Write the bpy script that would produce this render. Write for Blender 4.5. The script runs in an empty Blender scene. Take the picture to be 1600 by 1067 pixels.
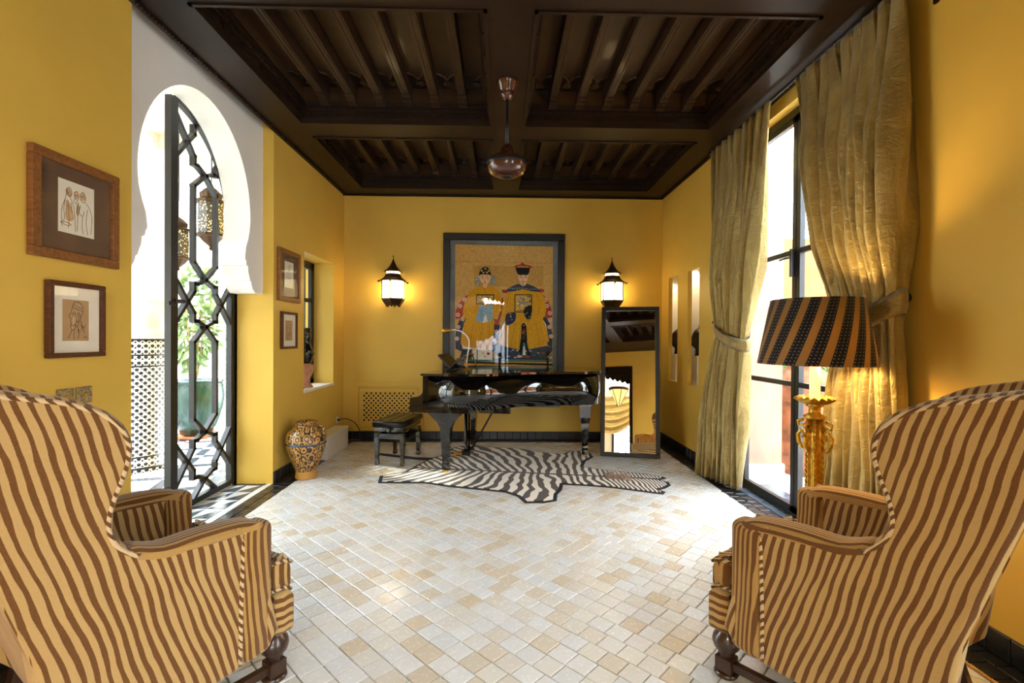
import bpy, bmesh, math, random
from mathutils import Vector, Matrix
from mathutils.geometry import tessellate_polygon
random.seed(7)
PI=math.pi
S=bpy.context.scene; C=S.collection
# ------------------------------------------------------------------ camera, sky, sun, exposure
cd=bpy.data.cameras.new('camera'); cam=bpy.data.objects.new('camera',cd); C.objects.link(cam)
cd.sensor_width=36; cd.lens=755.6*36/1600; cd.clip_start=.02
cam.matrix_world=Matrix.Translation((0,0,1.4))@Matrix.Rotation(-math.radians(1.21),4,'Z')@Matrix.Rotation(PI/2-math.radians(.38),4,'X')@Matrix.Rotation(.0065,4,'Z')
S.camera=cam
W=bpy.data.worlds.new('sky'); S.world=W; W.use_nodes=True
bg=W.node_tree.nodes['Background']; bg.inputs[0].default_value=(.77,.885,1,1); bg.inputs[1].default_value=8.5
sl=bpy.data.lights.new('sun','SUN'); sl.energy=9; sl.angle=.009; sl.color=(1,.9,.72)
so=bpy.data.objects.new('sun',sl); C.objects.link(so); so.location=(8,0,6)
so.rotation_euler=Vector((-.9,.42,-.16)).to_track_quat('-Z','Y').to_euler()
def portal(name,loc,rot,sx,sy):
    l=bpy.data.lights.new(name,'AREA'); l.shape='RECTANGLE'; l.size=sx; l.size_y=sy; l.cycles.is_portal=True
    o=bpy.data.objects.new(name,l); C.objects.link(o); o.location=loc; o.rotation_euler=rot
portal('window_portal',(2.45,3.8,1.65),(0,PI/2,0),3.2,1.7)
portal('side_portal',(2.45,-.3,1.4),(0,PI/2,0),2.7,1.6)  # samples sky through the added window behind the camera
portal('gate_portal',(-2.62,3.76,1.65),(0,-PI/2,0),3.2,1.8)
portal('rear_portal',(0.15,-5.3,1.25),(-PI/2,0,0),2.3,2.5)
S.view_settings.view_transform='Standard'; S.view_settings.look='None'; S.view_settings.gamma=1
S.view_settings.use_curve_mapping=False; S.view_settings.exposure=1.22
S.cycles.max_bounces=10; S.cycles.diffuse_bounces=6; S.cycles.glossy_bounces=5; S.cycles.transparent_max_bounces=16
S.cycles.sample_clamp_indirect=6; S.cycles.use_denoising=True; S.cycles.caustics_reflective=False; S.cycles.caustics_refractive=False
# ------------------------------------------------------------------ materials
def lin(h):
    if isinstance(h,str):
        v=[int(h[i:i+2],16)/255 for i in (0,2,4)]
    else: v=[x/255 for x in h]
    return tuple(x/12.92 if x<=.04045 else ((x+.055)/1.055)**2.4 for x in v)+(1,)
class NT:
    def __init__(s,name):
        s.m=bpy.data.materials.new(name); s.m.use_nodes=True; s.t=s.m.node_tree; s.b=s.t.nodes['Principled BSDF']
    def n(s,ty,**kw):
        x=s.t.nodes.new('ShaderNode'+ty)
        for k,v in kw.items():
            if k in x.inputs: s.set(x.inputs[k],v)
            else: setattr(x,k,v)
        return x
    def set(s,i,v):
        if hasattr(v,'is_output'): s.t.links.new(v,i)
        else: i.default_value=v
    def math(s,op,a,b=0,c=0):
        x=s.t.nodes.new('ShaderNodeMath'); x.operation=op
        s.set(x.inputs[0],a); s.set(x.inputs[1],b); s.set(x.inputs[2],c); return x.outputs[0]
    def mix(s,f,a,b):
        x=s.t.nodes.new('ShaderNodeMix'); x.data_type='RGBA'
        s.set(x.inputs[0],f); s.set(x.inputs[6],a); s.set(x.inputs[7],b); return x.outputs[2]
    def ramp(s,f,st,interp='LINEAR'):
        x=s.t.nodes.new('ShaderNodeValToRGB'); x.color_ramp.interpolation=interp
        e=x.color_ramp.elements
        while len(e)<len(st): e.new(.5)
        for i,(p,c) in enumerate(st): e[i].position=p; e[i].color=c if not isinstance(c,(int,float)) else (c,c,c,1)
        s.set(x.inputs[0],f); return x.outputs[0]
    def noise(s,vec,scale,detail=3,rough=.5,dist=0):
        x=s.n('TexNoise'); s.set(x.inputs['Vector'],vec)
        x.inputs['Scale'].default_value=scale; x.inputs['Detail'].default_value=detail; x.inputs['Roughness'].default_value=rough; x.inputs['Distortion'].default_value=dist
        return x.outputs['Fac']
    def pos(s): return s.n('NewGeometry').outputs['Position']
    def obj(s): return s.n('TexCoord').outputs['Object']
    def gen(s): return s.n('TexCoord').outputs['Generated']
    def xyz(s,v):
        x=s.n('SeparateXYZ'); s.set(x.inputs[0],v); return x.outputs
    def comb(s,a,b,c):
        x=s.n('CombineXYZ'); s.set(x.inputs[0],a); s.set(x.inputs[1],b); s.set(x.inputs[2],c); return x.outputs[0]
    def scale(s,v,k):
        x=s.n('Mapping'); s.set(x.inputs[0],v); x.inputs['Scale'].default_value=k; return x.outputs[0]
    def bump(s,h,st=.3,d=.01):
        x=s.n('Bump'); x.inputs['Strength'].default_value=st; x.inputs['Distance'].default_value=d; s.set(x.inputs['Height'],h); s.t.links.new(x.outputs[0],s.b.inputs['Normal'])
    def fin(s,col=None,rough=.5,metal=0,spec=.5,coat=0,em=None,ems=0,sheen=0):
        b=s.b
        if col is not None: s.set(b.inputs['Base Color'],col)
        s.set(b.inputs['Roughness'],rough); b.inputs['Metallic'].default_value=metal; b.inputs['Specular IOR Level'].default_value=spec
        b.inputs['Coat Weight'].default_value=coat; b.inputs['Coat Roughness'].default_value=.06; b.inputs['Sheen Weight'].default_value=sheen
        if em is not None: s.set(b.inputs['Emission Color'],em); b.inputs['Emission Strength'].default_value=ems
        return s.m
def plain(name,h,rough=.5,metal=0,spec=.5,coat=0,var=.06,sc=12,bump=0,em=None,ems=0,sheen=0):
    t=NT(name); c=lin(h); v=t.pos(); n=t.noise(v,sc,3)
    dk=tuple(x*(1-var*2) for x in c[:3])+(1,); lt=tuple(min(1,x*(1+var)) for x in c[:3])+(1,)
    col=t.ramp(n,[(.3,dk),(.7,lt)])
    if bump: t.bump(t.noise(v,sc*4,4),bump,.01)
    return t.fin(col,rough,metal,spec,coat,em,ems,sheen)
def glassmat(name,tint=(1,1,1,1),f=.06):
    m=bpy.data.materials.new(name); m.use_nodes=True; t=m.node_tree; t.nodes.clear()
    o=t.nodes.new('ShaderNodeOutputMaterial'); a=t.nodes.new('ShaderNodeBsdfTransparent'); a.inputs[0].default_value=tint
    g=t.nodes.new('ShaderNodeBsdfGlossy'); g.inputs['Roughness'].default_value=.01
    x=t.nodes.new('ShaderNodeMixShader'); x.inputs[0].default_value=f
    t.links.new(a.outputs[0],x.inputs[1]); t.links.new(g.outputs[0],x.inputs[2]); t.links.new(x.outputs[0],o.inputs[0]); return m
M={}
M['ochre']=plain('ochre_plaster','ddb650',.42,spec=.3,var=.035,sc=1.6,bump=.03)
M['white']=plain('white_plaster','eeece6',.6,var=.02,sc=3,bump=.04)
M['cream']=plain('cream_plaster','e3dccb',.6,var=.02,sc=3)
M['pink']=plain('pink_plaster','ad8270',.8,var=.12,sc=3,bump=.1)
M['terra']=plain('terracotta_plaster','b06a40',.85,var=.15,sc=2.5,bump=.1)
M['iron']=plain('black_iron','17181a',.4,spec=.5,var=.1)
M['lacquer']=plain('black_lacquer','050506',.06,spec=.6,coat=.6,var=0)
M['blackframe']=plain('black_painted_wood','17130f',.45,var=.15,sc=20)
M['leather']=plain('black_leather','0c0b0b',.32,spec=.5,var=.1,bump=.1,sc=40)
M['brass']=plain('brass','c9962e',.3,metal=.9,var=.1)
M['gilt']=plain('gilt_metal','d6a63c',.3,metal=.85,var=.2,sc=60,bump=.1)
M['bronze']=plain('dark_bronze','4a3520',.5,metal=.6,var=.2,sc=40)
M['bust']=plain('bronze_bust','231a13',.35,metal=.3,var=.2,sc=60)
M['boxwhite']=plain('white_lacquer_box','ecebe6',.4,var=.01)
M['mirror']=NT('mirror_glass').fin((.86,.86,.84,1),.005,1.0)
M['glass']=glassmat('window_glass',(.97,.99,.98,1),.05)
M['picglass']=glassmat('picture_glass',(1,1,1,1),.014)
M['candle']=plain('candle_tube','f0dca0',.5,em=lin('f4cf76'),ems=.8)
M['bulb']=plain('lit_bulb','ffe0a0',.5,em=lin('ffc46a'),ems=60)
M['felt']=plain('black_felt','24242c',.9,var=.1,sc=60)
M['walnut']=plain('turned_walnut','3a2112',.3,coat=.3,var=.2,sc=30)
M['potgreen']=None
def wood(name,h,rough=.35,sc=(30,2.5,30),coat=.25,var=.35):
    t=NT(name); c=lin(h); v=t.scale(t.obj(),sc); n=t.noise(v,1.0,5,.6,.6)
    dk=tuple(x*(1-var) for x in c[:3])+(1,); lt=tuple(min(1,x*(1+var*.6)) for x in c[:3])+(1,)
    t.bump(n,.12,.004); return t.fin(t.ramp(n,[(.3,dk),(.7,lt)]),rough,coat=coat,spec=.2)
M['ceil']=wood('dark_cedar','271a11',.42,(3,3,3),0)
M['ceilj']=wood('cedar_joists','38271a',.42,(3,3,3),.05)
M['framewood']=wood('oak_frame','8a5a30',.45,(8,60,60),0)
M['framedark']=wood('brown_frame','5d3a22',.45,(8,60,60),0)
# --- floor tiles: colour from a random number per tile
def tilemat(name,attr):
    t=NT(name)
    r=t.n('Attribute',attribute_name='tint').outputs['Fac'] if attr else t.n('ObjectInfo').outputs['Random']
    c=t.ramp(r,[(0,lin('d0c2aa')),(.1,lin('d8d0c2')),(.3,lin('dfe0e0')),(.5,lin('e4e7e9')),(.68,lin('d9dde1')),(.82,lin('e1e0d8')),(.95,lin('d9d7d2')),(1,lin('cdbea5'))])
    p=t.pos(); n=t.noise(p,9,5,.65); n2=t.noise(p,55,3)
    col=t.mix(t.math('MULTIPLY',t.ramp(n,[(.35,0),(.75,1)]),.35),c,lin('d0c9bd'))
    t.bump(t.math('ADD',t.noise(p,14,2),t.math('MULTIPLY',n2,.25)),.22,.012)
    return t.fin(col,t.ramp(n2,[(.3,.14),(.75,.34)]),spec=.5,coat=.15)
M['tile']=tilemat('zellige_tile',False); M['tile2']=tilemat('zellige_tile_field',True)
M['grout']=plain('cream_grout','9c907d',.8,var=.1,sc=30)
M['btile']=plain('black_zellige','15161a',.28,spec=.6,var=.3,sc=25,bump=.15)
M['wtile']=plain('white_marble_tile','e6e6e4',.22,var=.03,sc=8)
M['gtile']=plain('blue_grey_marble_tile','4d5663',.22,var=.25,sc=10)
M['groutd']=plain('dark_grout','4a4846',.8)
M['groutw']=plain('pale_grout','b5b0a6',.8)
# --- zebra upholstery and rug
def stripes(name,axis,period,slant,dark,light,width=.5,seed=0,slant2=0,fork=1.0,wav=1.0):
    t=NT(name); x,y,z=t.xyz(t.obj())
    A=[x,y,z]; u=A[axis]; o=[a for i,a in enumerate(A) if i!=axis]
    u=t.math('ADD',u,t.math('MULTIPLY',o[1] if axis!=2 else o[0],slant))
    if slant2: u=t.math('ADD',u,t.math('MULTIPLY',o[0],slant2))
    vv=o[1] if axis!=2 else o[0]
    n=t.noise(t.comb(t.math('MULTIPLY',u,4.5),t.math('MULTIPLY',vv,3.0),seed),1,1,.5)
    n2=t.noise(t.comb(t.math('MULTIPLY',u,26),t.math('MULTIPLY',vv,12),seed+4),1,1)
    ph=t.math('ADD',t.math('MULTIPLY',u,1/period),t.math('ADD',t.math('MULTIPLY',n,1.5*wav),t.math('MULTIPLY',n2,.20*wav)))
    w=t.math('SINE',t.math('MULTIPLY',ph,2*PI))
    nk=t.noise(t.comb(t.math('MULTIPLY',u,7),t.math('MULTIPLY',vv,3.4),seed+9),1,1)
    sp=t.math('MULTIPLY',t.ramp(nk,[(.54,0),(.64,1)]),t.math('SINE',t.math('MULTIPLY_ADD',ph,4*PI,1.2)))
    w=t.math('ADD',w,t.math('MULTIPLY',sp,fork))
    g=t.noise(t.obj(),220,2); w=t.math('ADD',w,t.math('MULTIPLY',t.math('SUBTRACT',g,.5),.35))
    f=t.ramp(t.math('MULTIPLY_ADD',w,.5,.5),[(width-.05,0),(width+.05,1)])
    col=t.mix(f,lin(dark),lin(light)); col=t.mix(t.math('MULTIPLY',g,.35),col,lin('8a6a3e'))
    t.bump(g,.25,.003); return t.fin(col,.85,spec=.15,sheen=.25)
CD,CL='5f3712','bb9a62'
M['fy']=stripes('zebra_fabric_side',1,.031,.28,CD,CL,.48,1,fork=.9)
M['fx']=stripes('zebra_fabric_cushion',0,.034,.05,CD,CL,.5,3,slant2=.8,fork=.5)
M['fxt']=stripes('zebra_fabric_arm',0,.021,0,CD,'b08a4c',.5,3,fork=0,wav=.7)
M['fa']=stripes('zebra_fabric_arm_front',0,.022,.06,CD,'b08a4c',.55,6,slant2=.9,fork=.4,wav=.8)
M['fz']=stripes('zebra_fabric_rail',2,.034,.1,CD,CL,.5,5,fork=.3)
M['fp']=stripes('zebra_piping',1,.03,.9,'5a3413','d8bd92',.5,9,.7)
# ------------------------------------------------------------------ mesh builder
class MB:
    def __init__(s): s.v=[]; s.f=[]; s.m=[]; s.sm=[]
    def add(s,vs,fs,mi=0,smooth=False):
        o=len(s.v); s.v+= [tuple(p) for p in vs]
        for f in fs: s.f.append([i+o for i in f]); s.m.append(mi); s.sm.append(smooth)
        return s
    def box(s,x0,x1,y0,y1,z0,z1,mi=0,ch=0):
        if ch:
            c=ch; vs=[]   # chamfered box: 4 rings of 8
            for z,k in ((z0,c),(z0+c,0),(z1-c,0),(z1,c)):
                a0,a1,b0,b1=x0+k,x1-k,y0+k,y1-k; q=c*.6
                vs+=[(a0+q,b0,z),(a1-q,b0,z),(a1,b0+q,z),(a1,b1-q,z),(a1-q,b1,z),(a0+q,b1,z),(a0,b1-q,z),(a0,b0+q,z)]
            fs=[list(range(7,-1,-1)),list(range(24,32))]
            for r in range(3):
                for i in range(8): fs.append([r*8+i,r*8+(i+1)%8,(r+1)*8+(i+1)%8,(r+1)*8+i])
            return s.add(vs,fs,mi)
        vs=[(x,y,z) for z in (z0,z1) for y in (y0,y1) for x in (x0,x1)]
        return s.add(vs,[(0,2,3,1),(4,5,7,6),(0,1,5,4),(2,6,7,3),(0,4,6,2),(1,3,7,5)],mi)
    def loft(s,rings,cap=True,mi=0,smooth=True,closed=True):
        n=len(rings[0]); vs=[p for r in rings for p in r]; fs=[]
        for k in range(len(rings)-1):
            for i in range(n if closed else n-1): fs.append([k*n+i,k*n+(i+1)%n,(k+1)*n+(i+1)%n,(k+1)*n+i])
        s.add(vs,fs,mi,smooth)
        if cap:
            o=len(s.v)-len(vs)
            if n>12:
                for base,ring in ((o,rings[0]),(o+(len(rings)-1)*n,rings[-1])):
                    for tr in tessellate_polygon([[Vector(p) for p in ring]]): s.f.append([base+i for i in tr]); s.m.append(mi); s.sm.append(False)
                return s
            s.f.append([o+i for i in range(n-1,-1,-1)]); s.m.append(mi); s.sm.append(False)
            s.f.append([o+(len(rings)-1)*n+i for i in range(n)]); s.m.append(mi); s.sm.append(False)
        return s
    def lathe(s,prof,cx=0,cy=0,n=24,mi=0,cap=True,smooth=True,z0=0):
        return s.loft([[(cx+r*math.cos(2*PI*i/n),cy+r*math.sin(2*PI*i/n),z0+z) for i in range(n)] for r,z in prof],cap,mi,smooth)
    def tube(s,pts,r,n=8,mi=0,closed=False,smooth=True):
        pts=[Vector(p) for p in pts]; rings=[]; up=Vector((0,0,1)); L=len(pts)
        prev=None
        for i,p in enumerate(pts):
            a=pts[(i-1)%L] if (closed or i>0) else p; b=pts[(i+1)%L] if (closed or i<L-1) else p
            t=(b-a).normalized()
            if prev is None: u=t.orthogonal().normalized() if abs(t.dot(up))>.95 else t.cross(up).normalized()
            else: u=(prev-t*prev.dot(t)).normalized()
            prev=u; w=t.cross(u); rr=r[i] if isinstance(r,(list,tuple)) else r
            rings.append([p+u*rr*math.cos(2*PI*k/n)+w*rr*math.sin(2*PI*k/n) for k in range(n)])
        if closed: rings.append(rings[0]); return s.loft(rings,False,mi,smooth)
        return s.loft(rings,True,mi,smooth)
    def prism(s,poly,z0,z1,mi=0,ax=2,smooth=False):
        def P(a,b,c): return (a,b,c) if ax==2 else ((c,a,b) if ax==0 else (a,c,b))
        n=len(poly); vs=[P(a,b,z0) for a,b in poly]+[P(a,b,z1) for a,b in poly]
        s.add(vs,[[i,(i+1)%n,n+(i+1)%n,n+i] for i in range(n)],mi,smooth)
        o=len(s.v)-2*n
        if n>8:
            for tr in tessellate_polygon([[Vector((a,b,0)) for a,b in poly]]):
                for k in (o,o+n): s.f.append([k+i for i in tr]); s.m.append(mi); s.sm.append(False)
            return s
        s.f.append([o+i for i in range(n-1,-1,-1)]); s.m.append(mi); s.sm.append(False)
        s.f.append([o+n+i for i in range(n)]); s.m.append(mi); s.sm.append(False); return s
    def bar(s,a,b,w,h,up=(0,0,1),mi=0):
        a=Vector(a);b=Vector(b);t=(b-a).normalized();u=t.cross(Vector(up)).normalized();k=u.cross(t)
        R=lambda p:[p+u*w/2+k*h/2,p-u*w/2+k*h/2,p-u*w/2-k*h/2,p+u*w/2-k*h/2]
        return s.loft([R(a),R(b)],True,mi,False)
    def mesh(s,name):
        me=bpy.data.meshes.new(name); me.from_pydata(s.v,[],s.f)
        me.polygons.foreach_set('material_index',s.m); me.polygons.foreach_set('use_smooth',s.sm)
        bm=bmesh.new(); bm.from_mesh(me); bmesh.ops.recalc_face_normals(bm,faces=bm.faces); bm.to_mesh(me); bm.free()
        return me
    def obj(s,name,mat,parent=None,loc=None,rot=None):
        return link(name,s.mesh(name),mat,parent,loc,rot)
def link(name,me,mat,parent=None,loc=None,rot=None):
    o=bpy.data.objects.new(name,me); C.objects.link(o)
    if not me.materials:
        for m in (mat if isinstance(mat,(list,tuple)) else [mat]): me.materials.append(M[m] if isinstance(m,str) else m)
    if parent: o.parent=parent
    if loc: o.location=loc
    if rot: o.rotation_euler=rot
    return o
def tag(o,label,cat,group=None,kind=None):
    o['label']=label
    if cat: o['category']=cat
    if group: o['group']=group
    if kind: o['kind']=kind
    return o
def thing(name,label,cat,loc=(0,0,0),rz=0,group=None):
    o=bpy.data.objects.new(name,None); C.objects.link(o); o.empty_display_size=.1; o.location=loc; o.rotation_euler=(0,0,rz); return tag(o,label,cat,group)
def struct(o,label): o['kind']='structure'; o['label']=label; return o
def offset(poly,d):
    n=len(poly); out=[]; A=sum(poly[i][0]*poly[(i+1)%n][1]-poly[(i+1)%n][0]*poly[i][1] for i in range(n)); sg=1 if A>0 else -1
    for i in range(n):
        a,b,c=Vector(poly[i-1]),Vector(poly[i]),Vector(poly[(i+1)%n])
        t1=(b-a).normalized(); t2=(c-b).normalized(); n1=Vector((-t1.y,t1.x))*sg; n2=Vector((-t2.y,t2.x))*sg
        k=n1+n2; l=k.length
        k=k/l if l>1e-6 else n1
        q=b+k*d/max(.5,k.dot(n1)); out.append((q.x,q.y))
    return out
def smoothpoly(pts,n=6,closed=True):
    L=len(pts); out=[]
    for i in range(L if closed else L-1):
        p0,p1,p2,p3=[Vector(pts[(i+k)%L] if closed else pts[min(max(i+k,0),L-1)]) for k in (-1,0,1,2)]
        for j in range(n):
            t=j/n; out.append(tuple(.5*((2*p1)+(p2-p0)*t+(2*p0-5*p1+4*p2-p3)*t*t+(3*p1-p0-3*p2+p3)*t**3)))
    if not closed: out.append(tuple(pts[-1]))
    return out
def puffy(mb,poly,x0,x1,r,ax=0,mi=0,k=4,smooth=True):
    """prism with rounded rims"""
    rings=[]; sg=1 if x1>x0 else -1
    def P(p,c): return (c,p[0],p[1]) if ax==0 else ((p[0],c,p[1]) if ax==1 else (p[0],p[1],c))
    R=[]
    for i in range(k+1):
        a=PI/2*i/k; q=offset(poly,r*(1-math.sin(a))); R.append([P(p,x0+sg*r*(1-math.cos(a))) for p in q])
    for i in range(k,-1,-1):
        a=PI/2*i/k; q=offset(poly,r*(1-math.sin(a))); R.append([P(p,x1-sg*r*(1-math.cos(a))) for p in q])
    return mb.loft(R,True,mi,smooth)
# room
XL,XR,YB,H=-2.17,2.22,6.68,3.35
YN=-1.6
# ------------------------------------------------------------------ walls, floor
def holed(mb,ax,c0,c1,a0,a1,z0,z1,holes):
    As=sorted({a0,a1,*[h[0] for h in holes],*[h[1] for h in holes]}); Zs=sorted({z0,z1,*[h[2] for h in holes],*[h[3] for h in holes]})
    for i in range(len(As)-1):
        for j in range(len(Zs)-1):
            am=(As[i]+As[i+1])/2; zm=(Zs[j]+Zs[j+1])/2
            if any(h[0]<am<h[1] and h[2]<zm<h[3] for h in holes): continue
            if ax==0: mb.box(c0,c1,As[i],As[i+1],Zs[j],Zs[j+1])
            else: mb.box(As[i],As[i+1],c0,c1,Zs[j],Zs[j+1])
ZT=3.9
NICHE=(5.35,6.28,.81,2.34); DOOR=(2.88,4.64)
b=MB(); holed(b,0,XL-.38,XL,YN-.2,YB,-.3,ZT,[(DOOR[0],DOOR[1],-1,9),NICHE]); wl=struct(b.obj('wall_left','ochre'),'ochre plaster wall with the arched gateway and deep window niche')
b=MB(); b.box(XL-.38,XR+.05,YB,YB+.2,-.3,ZT); wb=struct(b.obj('wall_back','ochre'),'ochre plaster wall behind the grand piano')
WIN=(2.98,4.62,0.0,3.23); SLOT=[(5.40,5.74,.86,2.215),(6.07,6.40,.86,2.215)]
b=MB(); holed(b,0,XR,XR+.15,YN-.2,5.2,-.3,ZT,[WIN,(-1.1,.5,0.0,2.75)]); holed(b,0,XR,XR+.05,5.2,YB,-.3,ZT,SLOT)  # second hole is for the added fill-light window
wr=struct(b.obj('wall_right','ochre'),'ochre plaster wall with tall window and two slit niches')
for y0,y1 in ((5.30,5.99),(6.06,6.78)):      # white display recess behind each slit
    b=MB(); x0,x1,z0,z1=XR+.05,XR+.42,.80,2.5
    b.box(x1,x1+.03,y0,y1,z0,z1); b.box(x0,x1,y0-.03,y0,z0,z1); b.box(x0,x1,y1,y1+.03,z0,z1); b.box(x0,x1,y0,y1,z0-.03,z0); b.box(x0,x1,y0,y1,z1,z1+.03)
    if y1>YB: b.box(x0-.03,x0,YB+.2,y1,z0,z1)
    b.obj('niche_recess','white',wr)
# arch panel hanging in the gateway
def archpoly():
    cy,cz=3.735,2.45; pts=[]
    R=[(4.64,1.80),(4.50,1.80),(4.455,1.83),(4.43,1.87),(4.425,1.90),(4.405,1.905),(4.40,1.93),(4.375,1.98),(4.372,2.03),(4.345,2.035),(4.34,2.075),(4.322,2.085),(4.325,2.12)]
    pts+=R
    a0=math.asin((2.12-cz)/.785)
    for i in range(1,40):
        a=a0+(PI-2*a0)*i/40; rx=.675 if math.sin(a)>=0 else .675-.06*(math.sin(a)/math.sin(a0))**2
        pts.append((cy+rx*math.cos(a),cz+.785*math.sin(a)))
    pts+=[(2*cy-y if y<4.5 else (2.88 if y>4.6 else 2*cy-y),z) for y,z in reversed(R)]
    return pts
b=MB(); b.prism([(2.88,ZT),(4.64,ZT)]+archpoly(),XL-.10,XL-.33,ax=0); b.obj('horseshoe_arch','white',wl)['label']='white plaster horseshoe arch'
# ochre niche sill
b=MB(); b.box(XL-.26,XL+.012,NICHE[0]-.0,NICHE[1],NICHE[2]-.025,NICHE[2]+.004); b.obj('window_sill','cream',wl)
# rear wall with wide wooden portal, and the next room behind the camera
b=MB(); holed(b,1,YN-.2,YN,XL-.38,XR+.36,0,ZT,[(-1.95,.28,-1,2.92)]); wrr=struct(b.obj('wall_rear','ochre'),'ochre wall with a broad opening behind the armchairs')
b=MB(); b.box(.2,.28,YN-.24,YN+.03,0,2.92); b.box(-1.95,-1.87,YN-.24,YN+.03,0,2.92); b.box(-1.87,.2,YN-.24,YN+.03,2.80,2.92)
n=15
for i in range(n):
    x0=-1.87+i*(2.07/n); x1=x0+2.07/n; d=.05+.28*abs((i+.5)/n-.5)*2
    b.prism([(x0,2.80),(x0,2.80-d),((x0+x1)/2,2.74-d),(x1,2.80-d),(x1,2.80)],YN-.14,YN-.10,ax=1)
b.obj('portal_frame','ceil',wrr)
b=MB(); y0,y1=-5.2,YN-.2
holed(b,1,y0-.2,y0,-3,3,0,ZT,[(-1.0,1.3,.0,2.5)]); b.box(-3.1,-3,y0,y1,0,ZT); b.box(3,3.1,y0,y1,0,ZT)
struct(b.obj('wall_far_room','cream'),'cream walls of the room behind the opening')
b=MB(); b.box(-3.1,3.1,y0-.2,y1,ZT-.3,ZT-.2); struct(b.obj('ceiling_far_room','cream'),'pale ceiling of the room behind the opening')
b=MB(); b.box(-3.1,3.1,y0-.2,YN+2.3,-.3,-.012); struct(b.obj('floor_far_room','grout'),'pale floor of the room behind the opening')
# roof slab over the room
b=MB(); b.box(XL-.38,XR+.36,YN-.2,YB+.2,ZT,ZT+.1); struct(b.obj('ceiling_slab','cream'),'roof slab over the carved ceiling')
# ---- floor: setting bed and tiles laid on the diagonal in staggered rows
b=MB(); b.box(XL-.40,XR+.40,.7,YB,-.3,-.009); fl=struct(b.obj('floor','grout'),'cream zellige tile floor laid on the diagonal')
BX0,BX1,BY1=XL+.175,XR-.175,YB-.175
q=.7071; TS=.1035
def pxy(x,y):   # where a floor point falls in the picture
    d=cam.matrix_world.inverted()@Vector((x,y,0)); return 800-755.6*d.x/d.z,533.5+755.6*d.y/d.z
tiles=[]
for r in range(-60,90):
    off=random.random()*.5*TS
    for k in range(-60,90):
        a=r*TS; c=k*TS+off
        x=(a+TS/2)*q-(c+TS/2)*q; y=(a+TS/2)*q+(c+TS/2)*q
        if BX0-.07<x<BX1+.07 and .75<y<BY1+.07: tiles.append((x,y))
def inside(x,y): return BX0+.074<x<BX1-.074 and .83<y<BY1-.074
def tshape(h=.049,ch=.0025):
    b=MB(); b.add([(sx*h,sy*h,-.009) for sx,sy in ((-1,-1),(1,-1),(1,1),(-1,1))]+[(sx*h,sy*h,-.002) for sx,sy in ((-1,-1),(1,-1),(1,1),(-1,1))]+[(sx*(h-ch),sy*(h-ch),0) for sx,sy in ((-1,-1),(1,-1),(1,1),(-1,1))],
      [(8,9,10,11)]+[(i,(i+1)%4,4+(i+1)%4,4+i) for i in range(4)]+[(4+i,4+(i+1)%4,8+(i+1)%4,8+i) for i in range(4)]); return b
near=[]
for x,y in tiles:
    if inside(x,y) and y>1.75:
        u,v=pxy(x,y)
        if 330<u<1240 and v<1090 and not (v>1000 and (u<440 or u>1160)): near.append((-v,x,y))
near.sort(); single={(x,y) for _,x,y in near[:300]}
tm=tshape().mesh('tile'); tm.materials.append(M['tile'])
big=MB(); tint=[]; base=tshape()
def clip(poly,ax,val,keep):
    out=[]
    for i in range(len(poly)):
        p,r=poly[i],poly[(i+1)%len(poly)]; ip=(p[ax]-val)*keep>=0; ir=(r[ax]-val)*keep>=0
        if ip: out.append(p)
        if ip!=ir:
            t=(val-p[ax])/(r[ax]-p[ax]); out.append(tuple(p[j]+t*(r[j]-p[j]) for j in range(2)))
    return out
for x,y in tiles:
    rx,ry=random.gauss(0,.006),random.gauss(0,.006); dz=random.uniform(-.0012,.0012)
    if (x,y) in single:
        o=bpy.data.objects.new('tile',tm); C.objects.link(o); o.parent=fl; o.location=(x,y,dz); o.rotation_euler=(rx,ry,PI/4+random.gauss(0,.006)); continue
    h=.049; P=[(x,y-h/q),(x+h/q,y),(x,y+h/q),(x-h/q,y)]
    if not inside(x,y):
        for ax,v,k in ((0,BX0,1),(0,BX1,-1),(1,BY1,-1),(1,.76,1)):
            P=clip(P,ax,v,k)
            if len(P)<3: break
        if len(P)<3: continue
        A=abs(sum(P[i][0]*P[(i+1)%len(P)][1]-P[(i+1)%len(P)][0]*P[i][1] for i in range(len(P))))/2
        if A<.0004: continue
    Z=[dz+(px-x)*ry+(py-y)*rx for px,py in P]; n=len(P); c=(sum(p[0] for p in P)/n,sum(p[1] for p in P)/n)
    big.add([(px,py,-.009) for px,py in P]+[(px,py,z-.002) for (px,py),z in zip(P,Z)]+[(c[0]+(px-c[0])*.95,c[1]+(py-c[1])*.95,z) for (px,py),z in zip(P,Z)],
      [tuple(2*n+i for i in range(n))]+[(i,(i+1)%n,n+(i+1)%n,n+i) for i in range(n)]+[(n+i,n+(i+1)%n,2*n+(i+1)%n,2*n+i) for i in range(n)])
    tint.append((random.random(),3*n))
me=big.mesh('tile_field'); at=me.attributes.new('tint','FLOAT','POINT'); vals=[]
for t,n in tint: vals+=[t]*n
at.data.foreach_set('value',vals); o=link('tile_field',me,'tile2',fl); o['kind']='stuff'
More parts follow.
